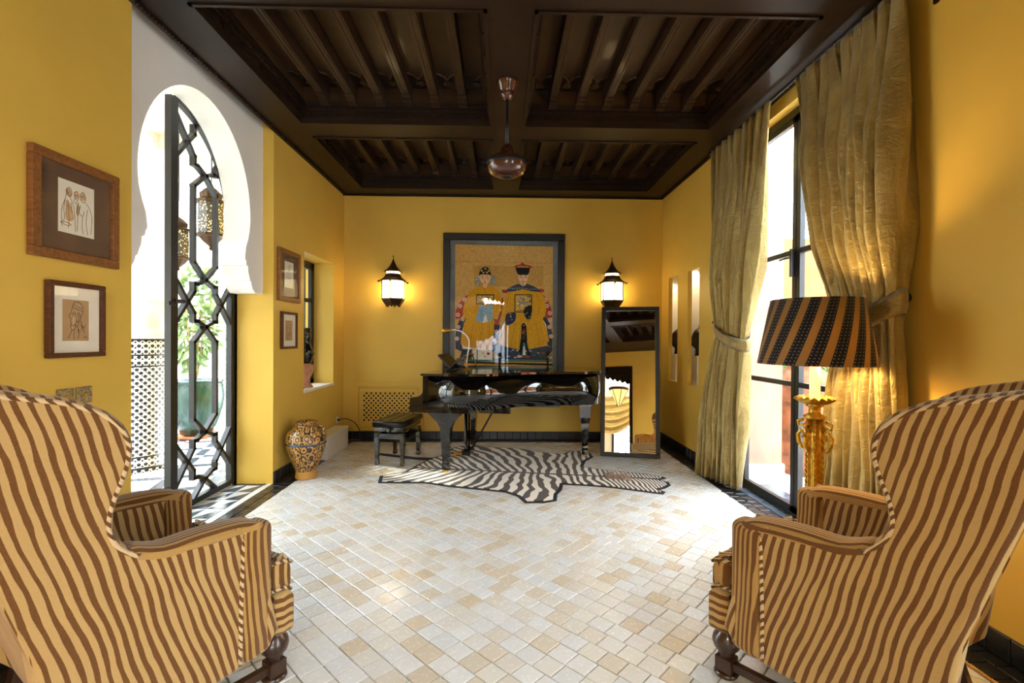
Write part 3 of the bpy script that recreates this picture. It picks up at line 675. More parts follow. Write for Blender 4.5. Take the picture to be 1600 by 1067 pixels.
# ------------------------------------------------------------------ wing armchairs
def armchair(label,loc,rz):
    o=thing('armchair',label,'armchair',loc,rz,'zebra-striped wing armchairs')
    B=lambda z:-(.58+(z-.16)*.306)
    prof=[(0,.17),(.006,.40),(0,.60),(-.01,.64),(-.04,.672),(-.10,.69),(-.2,.695),(-.33,.69),(-.41,.705),(-.47,.75),(-.495,.81),(-.487,.88),(-.462,.95),(-.445,1.02),(-.45,1.08),(-.48,1.14),(-.535,1.185),(-.61,1.22),(-.72,1.247),(-.83,1.27),(B(1.265)+.01,1.265),(B(1.2),1.2),(B(.9),.9),(B(.5),.5),(B(.17),.17)]
    sp=smoothpoly(prof,3)
    for s in (-1,1):
        b=MB(); puffy(b,sp,s*.385,s*.27,.026,0); sd=b.obj('side_panel','fy',o)
        top=[p for p in prof[5:21]]; q=[(y,z-.034) for y,z in top[:3]]
        inn=offset(prof,.016); path=[(s*.383,-.115,.175),(s*.384,-.112,.4),(s*.384,-.105,.60)]+[(s*.380,y,z) for y,z in inn[5:21]]
        MB().tube(smoothpoly(path,3,False),.0085,6).obj('piping','fp',sd)
        # front of the arm, a padded upright with its own striping, and the arm pad
        ap=[(s*.268,-.105),(s*.268,-.02),(s*.285,.014),(s*.33,.022),(s*.372,.012),(s*.390,-.03),(s*.390,-.105)]
        b=MB(); puffy(b,smoothpoly(ap,3),.16,.675,.03,2); b.obj('arm_front','fa',o)
        b=MB(); pr=[(y,z) for y,z in ((-.02,.655),(-.05,.685),(-.12,.702),(-.25,.706),(-.36,.703),(-.45,.73),(-.43,.67),(-.2,.645))]
        puffy(b,smoothpoly(pr,3),s*.392,s*.262,.035,0); b.obj('arm_pad','fxt',o)
    b=MB(); bp=[(B(.2)+.02,.20),(B(.2)+.17,.2),(B(.5)+.17,.5),(B(.9)+.16,.9),(B(1.2)+.13,1.2),(B(1.28)+.09,1.275),(B(1.3)+.05,1.295),(B(1.29)+.012,1.285),(B(1.2)+.01,1.2),(B(.7)+.01,.7)]
    puffy(b,smoothpoly(bp,2),-.285,.285,.04,0); b.obj('backrest','fx',o)
    b=MB(); bq=[(B(z),z) for z in (.17,.5,.9,1.255)]; b.prism(bq+[(y+.03,z) for y,z in bq[::-1]],-.372,.372,ax=0); b.obj('outer_back','fx',o)
    b=MB(); puffy(b,smoothpoly([(-.255,-.50),(.255,-.50),(.262,.0),(.36,.02),(.365,.07),(.34,.085),(-.34,.085),(-.365,.07),(-.36,.02),(-.262,.0)],2),.365,.50,.04,2); cu=b.obj('seat_cushion','fx',o)
    for z in (.378,.487): MB().tube(smoothpoly([(-.36,.02,z),(-.362,.07,z),(-.34,.084,z),(.34,.084,z),(.362,.07,z),(.36,.02,z)],3,False),.007,6).obj('piping','fp',cu)
    b=MB(); puffy(b,smoothpoly([(-.26,-.5),(.26,-.5),(.262,-.02),(.37,.03),(.375,.09),(.34,.115),(0,.125),(-.34,.115),(-.375,.09),(-.37,.03),(-.262,-.02)],2),.185,.36,.03,2); b.obj('seat_rail','fz',o)
    for s in (-1,1):
        x=s*.325; y=.055
        b=MB(); b.lathe([(.028,.205),(.034,.20),(.03,.192),(.034,.186),(.052,.165),(.057,.142),(.05,.118),(.03,.10),(.034,.094),(.026,.088),(.032,.082)],x,y,20); b.box(x-.034,x+.034,y-.034,y+.034,.02,.082,ch=.004); b.lathe([(.044,0),(.05,.012),(.04,.022)],x,y,16); b.obj('front_leg','walnut',o)
        b=MB(); b.loft([[(x+dx*w,-.54-k+dy*w,z) for dx,dy in ((-1,-1),(1,-1),(1,1),(-1,1))] for w,k,z in ((.024,.06,0),(.03,.02,.1),(.032,0,.2))],True,0,False); b.obj('rear_leg','walnut',o)
        b=MB(); b.bar((x,.03,.05),(x,-.55,.06),.03,.03); b.obj('stretcher','walnut',o)
    b=MB(); b.bar((-.325,-.2,.055),(.325,-.2,.055),.03,.03); b.obj('stretcher','walnut',o)
    return o
armchair('zebra-striped wing armchair at the left, in front of the gate, with matching piping',(-1.225,2.132,0),-math.radians(34))
armchair('zebra-striped wing armchair at the right, beside the gilt floor lamp',(1.239,2.154,0),math.radians(38))
# ------------------------------------------------------------------ grand piano
PT=math.radians(-9)
pn=thing('grand_piano','glossy black grand piano standing on the zebra rug','piano',(-.94,4.95,.005),PT)
bent=[(.62,0),(.75,.05),(.86,.14),(.952,.23),(1.1,.37),(1.25,.47),(1.4,.535),(1.55,.575),(1.706,.61),(1.83,.66),(1.91,.73),(1.955,.83),(1.965,.95),(1.96,1.15),(1.93,1.30),(1.86,1.42),(1.74,1.48),(1.55,1.5)]
bs=smoothpoly(bent,4,False)
rim=[(.14,0)]+bs+[(.14,1.5)]
b=MB(); b.prism(rim,.665,1.005,smooth=False); me_=b.obj('case','lacquer',pn)
for p in me_.data.polygons:
    if abs(p.normal.z)<.5: p.use_smooth=True
lid=offset([(.12,0)]+bs+[(.12,1.5)],-.012); b=MB(); b.prism([( .36,-.012)]+[p for p in lid if p[0]>.40]+[(.36,1.512)],1.008,1.034); b.obj('lid','lacquer',pn)
b=MB(); b.box(.12,.355,-.012,1.512,1.008,1.03,ch=.004); b.obj('front_lid','lacquer',pn)
b=MB(); b.box(.0,.62,0.0,1.5,.632,.70,ch=.003); b.obj('keybed','lacquer',pn)
ck=smoothpoly([(.005,.70),(.005,.765),(.02,.785),(.06,.79),(.10,.80),(.135,.83),(.148,.88),(.15,.95),(.155,1.0)],4,False)+[(.2,1.004),(.2,.70)]
for v in (0,1.45): b=MB(); b.prism(ck,v,v+.05,ax=1); b.obj('cheek','lacquer',pn)
b=MB(); b.prism([(.02,.70),(.02,.74),(.05,.77),(.12,.80),(.17,.96),(.19,.96),(.19,.70)],.05,1.45,ax=1); b.obj('fallboard','lacquer',pn)
def pleg(u,v,sp):
    b=MB(); R=[]
    for z,w,l in ((.035,.036,.036),(.11,.036,.036),(.112,.031,.031),(.15,.033,.033),(.40,.048,.048),(.47,.056,.052),(.53,.085,.056),(.575,.13,.06),(.61,.165,.065),(.635,.18,.07),(.668,.18,.07)):
        if sp: w=.05+(l-.036)*.6 if z>.45 else w; l=w
        R.append([(u-w,v-l,z),(u+w,v-l,z),(u+w,v+l,z),(u-w,v+l,z)])
    b.loft(R,True,0,False); lg=b.obj('leg','lacquer',pn)
    m=MB(); m.lathe([(.014,.02),(.02,.03),(.02,.045)],u,v,12); m.loft([[(u+.03*math.cos(a),v+dy,.027+.019*math.sin(a)) for a in [i*PI/5 for i in range(10)]] for dy in (-.014,.014)],True); m.obj('caster','brass',lg)
pleg(.36,.11,0); pleg(.36,1.39,0); pleg(1.79,1.03,1)
b=MB()
for v in (.67,.79): b.box(.42,.46,v-.022,v+.022,.11,.635)
b.box(.40,.50,.62,.84,.06,.12,ch=.005); b.box(.40,.48,.64,.82,.58,.635); ly=b.obj('pedal_lyre','lacquer',pn)
for v in (.67,.73,.79): m=MB(); m.bar((.42,v,.075),(.29,v,.055),.025,.012); m.obj('pedal','brass',ly)
for v in (.69,.77): m=MB(); m.tube([(.49,v,.11),(.80,v,.665)],.008,8); m.obj('lyre_rod','iron',ly)
b=MB(); b.box(.66,1.0,.28,.36,.60,.665); b.box(.64,1.5,.85,.93,.60,.665); b.obj('underbeam','lacquer',pn)
# music desk standing open
md=MB(); md.bar((.30,.50,1.04),(.44,.50,1.19),.012,.5,(0,0,1))
b=MB(); b.prism([(.27,1.035),(.28,1.035),(.45,1.20),(.44,1.205)],.46,1.04,ax=1); ds=b.obj('music_desk','lacquer',pn)
b=MB(); b.prism([(.255,1.032),(.27,1.032),(.275,1.055),(.26,1.055)],.46,1.04,ax=1); b.obj('ledge','lacquer',ds)
for v in (.52,.98): b=MB(); b.tube([(.44,v,1.19),(.50,v,1.036)],.007,6); b.obj('prop','brass',ds)
bk=thing('music_book','open black-bound music book leaning on the piano desk','book'); bk.parent=None
bk.matrix_world=Matrix.Translation((-.94,4.95,0))@Matrix.Rotation(PT,4,'Z')@Matrix.Translation((.288,.62,1.065))@Matrix.Rotation(-.80,4,'Y')
b=MB(); b.box(0.0,.012,-.11,.11,0,.20); b.box(.0,.012,.112,.33,0,.20); b.obj('cover','blackframe',bk)
b=MB(); b.box(-.008,0,-.10,.105,.008,.19); b.obj('page','leather',bk)
b=MB(); b.box(-.008,0,.117,.32,.008,.19); b.obj('page','leather',bk)
# small lamp on the piano
pl=thing('piano_lamp','small gooseneck lamp with brass head arching over the piano desk','lamp',(-.405,5.55,1.038),PT)
MB().lathe([(.06,.002),(.06,.012),(.02,.02),(.008,.03)],n=20).obj('base','brass',pl)
MB().tube(smoothpoly([(0,0,.02),(.01,0,.15),(.03,0,.26),(.02,0,.36),(-.05,0,.43),(-.14,0,.455),(-.2,0,.45)],5,False),.007,8).obj('neck','boxwhite',pl)
m=MB(); m.tube([(-.17,0,.452),(-.21,0,.45),(-.25,0,.445),(-.285,0,.44)],[.014,.022,.026,.02],12); m.obj('head','brass',pl)
# ------------------------------------------------------------------ piano bench
bn=thing('piano_bench','black tufted leather piano bench drawn up to the keyboard','bench',(-1.178,5.58,0),PT)
hx,hy=.165,.285
b=MB(); puffy(b,[(-hx-.015,-hy-.03),(hx+.015,-hy-.03),(hx+.015,hy+.03),(-hx-.015,hy+.03)],.415,.49,.025,2)
n=18; top=[]
for i in range(n+1):
    for j in range(n*2+1):
        x=-hx+.005+(2*hx-.01)*i/n; y=-hy-.01+(2*hy+.02)*j/(2*n); d=.017*abs(math.sin(i/n*PI*3))*abs(math.sin(j/(2*n)*PI*5)); e=min(i,n-i,j,2*n-j)
        top.append((x,y,.482+(d if e>0 else -.02)))
b.add(top,[(i*(2*n+1)+j,(i+1)*(2*n+1)+j,(i+1)*(2*n+1)+j+1,i*(2*n+1)+j+1) for i in range(n) for j in range(2*n)],0,True); b.obj('seat','leather',bn)
b=MB(); b.box(-hx,hx,-hy,hy,.37,.418,ch=.004); b.obj('lift_frame','lacquer',bn)
b=MB(); b.box(-hx,hx,-hy,-hy+.03,.29,.345); b.box(-hx,hx,hy-.03,hy,.29,.345); b.box(-hx,-hx+.03,-hy+.03,hy-.03,.29,.345); b.box(hx-.03,hx,-hy+.03,hy-.03,.29,.345); b.obj('apron','lacquer',bn)
for s in (-1,1): b=MB(); b.bar((0,s*.1,.345),(0,s*.2,.37),.1,.02); b.obj('lift_arm','iron',bn)
for sx in (-1,1):
    for sy in (-1,1):
        x,y=sx*(hx-.02),sy*(hy-.02); b=MB(); b.loft([[(x+dx*w,y+dy*w,z) for dx,dy in ((-1,-1),(1,-1),(1,1),(-1,1))] for w,z in ((.016,0),(.022,.012),(.018,.05),(.026,.29),(.028,.35))],True,0,False); b.obj('leg','lacquer',bn)
for s in (-1,1): MB().tube([(0,s*(hy+.0),.395),(0,s*(hy+.045),.395),(0,s*(hy+.05),.395)],[.026,.026,.015],14).obj('knob','lacquer',bn)
# ------------------------------------------------------------------ zebra hide rug
def fp(x,y):   # floor point below a picture point
    m=cam.matrix_world; d=m.to_3x3()@Vector(((x-800)/755.6,-(y-533.5)/755.6,-1)); t=-1.4/d.z; return (d.x*t,d.y*t)
RP=[(590.5,755),(593.5,744.5),(632.5,738.5),(652,727),(668,719),(690,712),(706,701),(722,697),(742,695),(766,699.5),(808,701),(844,707),(880,710),(890,705.5),(908,705),(922,708.5),(927,714.5),(915,721),(911,729.5),(940,734),(1000,740),(1036,745.5),(1041,748),(1030,750.5),(1045,754),(1048,759),(1040,763.5),(1030,765.5),(1040,769.5),(1036,773),(1012,770),(955,762.5),(916,759.5),(880,757.5),(878,766),(871,773),(870,783),(850,786.5),(820,786.5),(808,776),(790,770),(748,765.5),(700,761),(664,755.5),(625,755.5)]
RF=[fp(*p) for p in RP]
def rugmat():
    t=NT('zebra_hide'); x,y,z=t.xyz(t.obj())
    sp=t.math('ADD',t.math('MULTIPLY',x,-.17),5.03)       # spine line
    v=t.math('SUBTRACT',y,sp); av=t.math('ABSOLUTE',v)
    hind=t.math('MULTIPLY',t.math('SUBTRACT',0,x),.55)
    u=t.math('ADD',x,t.math('MULTIPLY',av,t.math('ADD',.25,t.math('MAXIMUM',hind,-.35))))
    n=t.noise(t.comb(t.math('MULTIPLY',u,3.5),t.math('MULTIPLY',v,3),0),1,1.5)
    per=t.math('ADD',11.5,t.math('MULTIPLY',t.math('MAXIMUM',t.math('SUBTRACT',x,1.0),0),9))
    ph=t.math('ADD',t.math('MULTIPLY',u,per),t.math('MULTIPLY',n,2.0))
    w=t.math('MULTIPLY_ADD',t.math('SINE',t.math('MULTIPLY',ph,2*PI)),.5,.5)
    w=t.math('ADD',w,t.math('MULTIPLY',t.math('SUBTRACT',t.noise(t.obj(),120,2),.5),.2))
    f=t.ramp(w,[(.44,0),(.54,1)])
    f=t.math('MULTIPLY',f,t.math('GREATER_THAN',av,t.math('MULTIPLY',t.noise(t.obj(),14,2),.045)))
    g=t.noise(t.scale(t.obj(),(60,220,60)),1,3); t.bump(g,.4,.004)
    return t.fin(t.mix(f,t.mix(g,lin('1c1715'),lin('3b302b')),t.mix(g,lin('f4efe6'),lin('e0d6c6'))),.75,spec=.2,sheen=.2)
M['zebra']=rugmat()
rg=thing('zebra_rug','zebra hide rug with black felt border spread under the piano','rug')
b=MB(); b.prism(RF,.001,.006); b.obj('felt_border','felt',rg)
inner=offset(RF,.035)
b=MB(); b.prism(inner,.004,.012); hd=b.obj('hide','zebra',rg)
# tail and mane
tp=[fp(*p) for p in ((676,718),(650,717),(625,714),(600,711),(591,709.5))]
b=MB(); L=[]; 
for i,p in enumerate(tp): w=(.05,.04,.04,.045,.02)[i]; L.append([(p[0],p[1]-w,.003),(p[0],p[1]+w,.003),(p[0],p[1]+w*.6,.014),(p[0],p[1]-w*.6,.014)])
b.loft(L,True,0,False); b.obj('tail','felt',rg)
M['mane']=plain('mane_hair','b7a294',.9,var=.5,sc=60)
b=MB(); rnd=random.Random(4); c0=Vector((*fp(948,748),.012)); c1=Vector((*fp(985,752),.012))
for i in range(260):
    p=c0.lerp(c1,rnd.random())+Vector((rnd.gauss(0,.012),rnd.gauss(0,.02),0)); t=Vector((rnd.gauss(0,.35),rnd.gauss(0,.4),1)).normalized()*rnd.uniform(.03,.10)*(1.3-abs(p.x-c0.x)/.6); w=Vector((.003,0,0)); b.add([p-w,p+w,p+t],[(0,1,2)])
b.obj('mane','mane',rg)['kind']='stuff'
# ------------------------------------------------------------------ leaning mirror
mr=thing('floor_mirror','tall black-framed mirror leaning beside the piano','mirror',(1.525,5.685,0),math.atan2(-.15,.67))
mr.rotation_euler[0]=-.148
w,h=.345,1.815
for nm,a in (('frame_rail',(-w,w,-.02,.025,0,.05)),('frame_rail',(-w,w,-.02,.025,h-.05,h)),('frame_stile',(-w,-w+.05,-.02,.025,.05,h-.05)),('frame_stile',(w-.05,w,-.02,.025,.05,h-.05))):
    b=MB(); b.box(*a,ch=.006); b.obj(nm,'blackframe',mr)
b=MB(); b.box(-w+.045,w-.045,-.002,.004,.045,h-.045); b.obj('mirror_glass','mirror',mr)
b=MB(); b.box(-w+.03,w-.03,.006,.022,.03,h-.03); b.obj('back_board','blackframe',mr)
b=MB(); b.bar((0,.03,1.35),(0,.47,.072),.05,.02); b.obj('stand_leg','blackframe',mr)
# ------------------------------------------------------------------ ceiling fan without blades
cx,cy=.03,3.69
fan=thing('ceiling_fan','brown bladeless ceiling fan motor on a long rod','ceiling fan',(cx,cy,H))
M['fanbrown']=plain('brown_enamel','4a2517',.2,coat=.5,var=.1)
MB().lathe([(.085,0),(.088,-.012),(.07,-.03),(.06,-.075),(.05,-.085),(.055,-.1),(.03,-.13),(.012,-.14)],n=28).obj('canopy','fanbrown',fan)
MB().lathe([(.013,-.13),(.013,-.50)],n=12).obj('rod','iron',fan)
MB().lathe([(.03,-.48),(.045,-.50),(.055,-.55),(.07,-.56),(.115,-.575),(.145,-.60),(.15,-.62),(.147,-.66),(.13,-.69),(.095,-.71),(.05,-.715)],n=36).obj('motor_housing','fanbrown',fan)
MB().lathe([(.152,-.612),(.156,-.625),(.152,-.638)],n=36,cap=False).obj('rim_band','iron',fan)
MB().lathe([(.045,-.714),(.045,-.722),(.03,-.728),(.028,-.718)],n=20).obj('end_cap','iron',fan)
# ------------------------------------------------------------------ wall lanterns
def lattice():
    t=NT('lit_lattice_glass'); x,y,z=t.xyz(t.obj()); a=t.math('MULTIPLY',t.math('ADD',t.math('ADD',x,t.math('MULTIPLY',y,.6)),z),44); c=t.math('MULTIPLY',t.math('SUBTRACT',t.math('ADD',x,t.math('MULTIPLY',y,.6)),z),44)
    f=t.math('MAXIMUM',t.math('GREATER_THAN',t.math('ABSOLUTE',t.math('SUBTRACT',t.math('FRACT',a),.5)),.40),t.math('GREATER_THAN',t.math('ABSOLUTE',t.math('SUBTRACT',t.math('FRACT',c),.5)),.40))
    d=t.math('ABSOLUTE',t.math('ADD',z,.02)); glow=t.ramp(d,[(0,1.0),(.22,.35)])
    e=t.mix(f,lin('ffdf9f'),(0.02,.012,.004,1))
    return t.fin(t.mix(f,lin('f0e0c0'),lin('4a3520')),.4,em=e,ems=9)
M['lattice']=lattice()
def sconce(x,label):
    s=thing('wall_lantern',label,'wall lantern',(x,6.50,2.05),0,'pierced wall lanterns beside the portrait')
    n=6; ring=lambda r,z,e=0:[(r*math.cos(2*PI*(i+.5)/n),r*math.sin(2*PI*(i+.5)/n),z) for i in range(n)]
    for i in range(n):
        a,c=ring(.148,0)[i],ring(.148,0)[(i+1)%n]; b=MB(); q=lambda p,k,z:(p[0]*k,p[1]*k,z)
        b.loft([[q(a,1,zz),q(c,1,zz),q(c,.97,zz),q(a,.97,zz)] for zz in (-.13,.10)],True,0,False); b.obj('glass_panel','lattice',s)
        b=MB(); b.tube([(a[0]*1.03,a[1]*1.03,-.135),(a[0]*1.03,a[1]*1.03,.105)],.007,6); b.obj('corner_post','bronze',s)
        b=MB(); b.tube([(a[0]*1.18,a[1]*1.18,.105),(a[0]*1.34,a[1]*1.34,.082),(a[0]*1.4,a[1]*1.4,.10)],[.01,.008,.012],6); b.obj('eave_knob','bronze',s)
    MB().loft([ring(.20,.10),ring(.17,.115),ring(.125,.15),ring(.105,.185),ring(.10,.20)],True,0,False).obj('lower_roof','bronze',s)
    MB().loft([ring(.092,.20),ring(.092,.235)],True,0,False).obj('pierced_collar','lattice',s)
    MB().loft([ring(.135,.225),ring(.115,.24),ring(.075,.27),ring(.045,.31),ring(.02,.36),ring(.006,.40)],True,0,False).obj('upper_roof','bronze',s)
    MB().lathe([(.004,.39),(.004,.42),(.010,.428),(.004,.436),(.002,.455)],n=8).obj('finial','bronze',s)
    MB().loft([ring(.16,-.13),ring(.155,-.15),ring(.11,-.215),ring(.09,-.22)],True,0,False).obj('tapered_base','bronze',s)
    for i in range(n): p=ring(.09,0)[i]; MB().lathe([(.009,-.215),(.012,-.23),(.003,-.245)],p[0],p[1],8).obj('foot_bead','bronze',s)
    b=MB(); b.box(-.02,.02,.12,.178,.04,.09); b.box(-.04,.04,.172,.18,-.05,.15); b.obj('wall_bracket','bronze',s)
sconce(-1.455,'lit pagoda-shaped wall lantern left of the framed portrait'); sconce(1.48,'lit pagoda-shaped wall lantern right of the portrait, above the mirror')
# ------------------------------------------------------------------ radiator cover
rc=thing('radiator_cover','ochre radiator cover with round pierced holes behind the bench','radiator cover',(-1.545,6.68,.12))
b=MB(); w=.475
for x0,x1,z0,z1,d in ((-w,w,.60,.67,.02),(-w,w,0,.05,.02),(-w,-w+.06,.05,.60,.02),(w-.06,w,.05,.60,.02),): b.box(x0,x1,-d,0,z0,z1,ch=.004)
b.obj('outer_frame','ochre',rc)
b=MB(); w=.40
for x0,x1,z0,z1 in ((-w,w,.53,.58),(-w,w,.07,.13),(-w,-w+.05,.13,.53),(w-.05,w,.13,.53)): b.box(x0,x1,-.03,-.003,z0,z1,ch=.004)
b.obj('inner_frame','ochre',rc)
b=MB(); hx_,hz=.35,.40; nx,nz=22,12; dx=2*hx_/nx; dz=hz/nz
for i in range(nx):        # pierced panel: a ring of metal round each hole
    for j in range(nz):
        cx_=-hx_+dx*(i+.5); cz_=.13+dz*(j+.5); hole=(i+j)%2==0; sq=[]; ci=[]
        for k in range(8):
            a=k*PI/4+PI/8; m_=max(abs(math.cos(a)),abs(math.sin(a))); sq.append((cx_+dx/2*math.cos(a)/m_,-.018,cz_+dz/2*math.sin(a)/m_)); ci.append((cx_+.0148*math.cos(a),-.018,cz_+.0148*math.sin(a)))
        if hole:
            b.add(sq+ci,[(k,(k+1)%8,8+(k+1)%8,8+k) for k in range(8)]); 
            for cxx in (1,3,5,7):
                pass
            b.add([(cx_+sx*dx/2,-.018,cz_+sz*dz/2) for sx,sz in ((-1,-1),(1,-1),(1,1),(-1,1))]+[sq[k] for k in range(8)],[(2,8-4+0,4+1) if False else (2,4,5),(3,6,7),(0,8,9),(1,10,11)])
        else: b.add([(cx_+sx*dx/2,-.018,cz_+sz*dz/2) for sx,sz in ((-1,-1),(1,-1),(1,1),(-1,1))],[(0,1,2,3)])
b.obj('pierced_panel','ochre',rc)['kind']='stuff'
b=MB(); b.box(-.35,.35,-.010,-.004,.13,.53); b.obj('dark_backing','iron',rc)
# ------------------------------------------------------------------ framed ancestor portrait
pa=thing('framed_portrait','large black-framed portrait of two seated figures in yellow robes above the piano','painting',(.025,6.68,.90))
pw,ph=.835,1.935
for nm,a in (('frame_rail',(-pw,pw,-.055,-.002,0,.095)),('frame_rail',(-pw,pw,-.055,-.002,ph-.095,ph)),('frame_stile',(-pw,-pw+.095,-.055,-.002,.095,ph-.095)),('frame_stile',(pw-.095,pw,-.055,-.002,.095,ph-.095))):
    b=MB(); b.box(*a,ch=.008); b.obj(nm,'blackframe',pa)
M['matgrey']=plain('blue_grey_mount','6d7478',.8,var=.1,sc=6)
b=MB(); b.box(-pw+.09,pw-.09,-.02,-.004,.09,ph-.09); b.obj('mount','matgrey',pa)
b=MB(); b.box(-pw+.09,pw-.09,-.046,-.044,.09,ph-.09); b.obj('glazing','picglass',pa)
def A(x,y):   # sheet coordinates (hundredths read from the picture) to metres on the wall
    px=680+x/4.445; py=350+y/4.445; return (-.835+(px-693)*(1.67/188.5),1.935-(py-364.5)*.00885)
col_={'tan':'cda35c','tan2':'be934c','yel':'d39a1e','yel2':'b9801a','yel3':'e0ad3c','navy':'273450','red':'8e3527','crim':'a83a2c','skin':'dfb48a','black':'17161c','blue':'7fa8c0','blue2':'5d86a6','white':'e6e2d4','pink':'d9b3a6','grey':'8d8f86','green':'4d7a68','brown':'4a2f22','gold':'c7a050','olive':'5a5a34'}
keys=list(col_)
for k in keys: M['paint_'+k]=plain('paint_'+k,col_[k],.7,var=.10,sc=40,spec=.2)
class Art:
    def __init__(s,y): s.b=MB(); s.y=y; s.d=0
    def p(s,col,pts,sm=0):
        if sm: pts=smoothpoly(pts,sm)
        s.d+=.00012; s.b.add([(*A(*q),s.y-s.d) for q in pts],[list(range(len(pts)))],keys.index(col)); return s
    def ell(s,col,x,y,rx,ry,n=14): return s.p(col,[(x+rx*math.cos(2*PI*i/n),y+ry*math.sin(2*PI*i/n)) for i in range(n)])
    def line(s,col,pts,w=3):
        for a,c in zip(pts,pts[1:]):
            d=Vector((c[0]-a[0],c[1]-a[1])); 
            if d.length<.01: continue
            n=Vector((-d.y,d.x)).normalized()*w/2; s.p(col,[(a[0]+n.x,a[1]+n.y),(c[0]+n.x,c[1]+n.y),(c[0]-n.x,c[1]-n.y),(a[0]-n.x,a[1]-n.y)])
        return s
    def obj(s,name):
        v=[(x,-(-y),z) for x,z,y in s.b.v]; s.b.v=[(x,y,z) for x,z,y in [(q[0],q[1],q[2]) for q in s.b.v]]
        me=bpy.data.meshes.new(name); me.from_pydata(s.b.v,[],s.b.f); me.polygons.foreach_set('material_index',s.b.m)
        for k in keys: me.materials.append(M['paint_'+k])
        o=bpy.data.objects.new(name,me); C.objects.link(o); o.parent=pa; return o
a=Art(-.0205)
a.p('tan',[(140,140),(815,150),(815,975),(140,975)]).p('tan2',[(270,285),(750,285),(750,430),(270,430)]).p('tan2',[(140,255),(815,262),(815,268),(140,261)])
for k in range(9): a.line('tan2',[(142,165+k*12),(813,160+k*12)],1.2)
a.p('green',[(150,925),(812,925),(812,948),(150,948)]).p('black',[(150,945),(815,960),(815,972),(150,958)])
a.obj('painted_ground')
rnd=random.Random(8)
def flowers(a,pts,c1,c2):
    for x,y in pts:
        for k in range(5): a.ell(c1,x+9*math.cos(k*1.256),y+9*math.sin(k*1.256),7,7,7)
        a.ell(c2,x,y,5,5,7)
def chairback(a,L):
    for c,p in L: a.p(c,p)
a=Art(-.022)   # lady, left
chairback(a,[('crim',[(232,485),(195,510),(165,550),(145,600),(145,655),(185,650),(225,560)]),('crim',[(470,500),(430,560),(405,640),(400,690),(440,690),(478,560)]),('navy',[(225,630),(180,650),(150,710),(143,780),(145,860),(190,880),(200,760)]),('navy',[(410,690),(450,690),(440,800),(400,830),(385,880),(395,780)])])
flowers(a,[(160,625),(175,565),(205,520),(425,640),(445,590)],'pink','red'); flowers(a,[(195,655),(165,710),(155,790),(425,740),(415,800)],'pink','grey')
a.p('white',[(215,660),(190,740),(182,820),(200,860),(390,866),(395,700)])
a.p('yel',[(345,425),(300,432),(262,450),(235,480),(208,540),(195,600),(205,640),(235,662),(290,670),(420,650),(455,590),(462,520),(450,470),(420,440),(385,428)],3)
a.p('yel',[(225,655),(200,720),(182,826),(250,850),(330,862),(385,862),(405,780),(410,690),(400,655)],2)
for q in ([(330,680),(322,760),(318,858)],[(270,690),(255,760),(245,846)],[(375,690),(380,780),(375,860)],[(245,470),(222,540),(218,600)],[(300,470),(290,540),(270,620)],[(430,470),(440,540),(420,610)],[(345,430),(348,480)]): a.line('yel2',smoothpoly(q,4,False),4)
a.line('yel3',smoothpoly([(215,560),(240,610),(290,640)],4,False),5); a.line('yel3',smoothpoly([(350,700),(355,780),(350,855)],4,False),5)
a.p('black',[(286,485),(410,484),(410,553),(286,553)]).p('gold',[(292,492),(404,491),(404,547),(292,547)])
for k in range(26): a.ell(rnd.choice(['blue','navy','white','black']),rnd.uniform(298,398),rnd.uniform(497,542),rnd.uniform(3,9),rnd.uniform(2,5),8)
a.ell('white',345,520,24,14)
a.p('white',[(345,600),(368,672),(330,682)]).p('blue',[(312,556),(352,568),(358,600),(330,680),(280,664),(300,600)]).p('blue',[(352,566),(398,552),(402,610),(398,660),(372,676),(352,610)])
for k in range(12): a.line('blue2',[(305+rnd.uniform(0,30),580+k*7),(318+rnd.uniform(0,20),590+k*7)],3)
for k in range(9): a.line('grey',[(372+rnd.uniform(0,8),580+k*9),(384+rnd.uniform(0,8),586+k*9)],3)
a.ell('grey',300,390,22,36).ell('grey',398,390,20,36)
for k in range(26): a.ell(rnd.choice(['tan','white','gold']),rnd.choice([300,398])+rnd.uniform(-20,20),rnd.uniform(358,425),3,3,6)
a.p('skin',[(334,410),(360,410),(362,430),(346,442),(332,430)]).p('skin',[(309,350),(383,350),(384,375),(374,402),(348,420),(322,402),(309,375)],2)
a.p('black',[(306,345),(312,318),(330,300),(348,294),(368,300),(380,318),(386,345),(382,365),(378,348),(314,348),(310,365)])
for x,y in ((322,322),(348,308),(372,324),(335,335),(360,335)): a.ell('gold',x,y,7,7,8)
for x,y in ((330,318),(352,328),(366,312)): a.ell('green',x,y,5,5,7)
for x in (329,364): a.line('black',[(x-9,360),(x,356),(x+9,360)],2.5).line('black',[(x-8,371),(x+8,371)],4)
a.line('brown',[(347,372),(345,390),(351,392)],1.6).p('crim',[(338,402),(347,399),(357,402),(347,408)])
a.p('white',[(262,866),(400,868),(400,935),(262,932)]); 
for x in (296,405): a.p('navy',[(x-3,864),(x+3,864),(x+3,936),(x-3,936)])
a.ell('pink',335,890,10,10).ell('crim',372,892,11,10).ell('green',350,912,10,3); a.p('navy',[(195,860),(260,866),(240,930),(175,925)])
a.obj('painted_figure')
a=Art(-.0285)   # lord, right
chairback(a,[('crim',[(745,480),(780,520),(805,580),(812,640),(770,650),(745,560)]),('navy',[(735,620),(770,640),(800,690),(815,760),(812,850),(780,830),(770,740)]),('navy',[(400,830),(440,820),(600,870),(780,835),(815,850),(810,900),(770,935),(460,930),(395,880)])])
flowers(a,[(775,560),(795,610),(762,520)],'pink','red'); flowers(a,[(793,705),(805,770),(797,655)],'pink','grey')
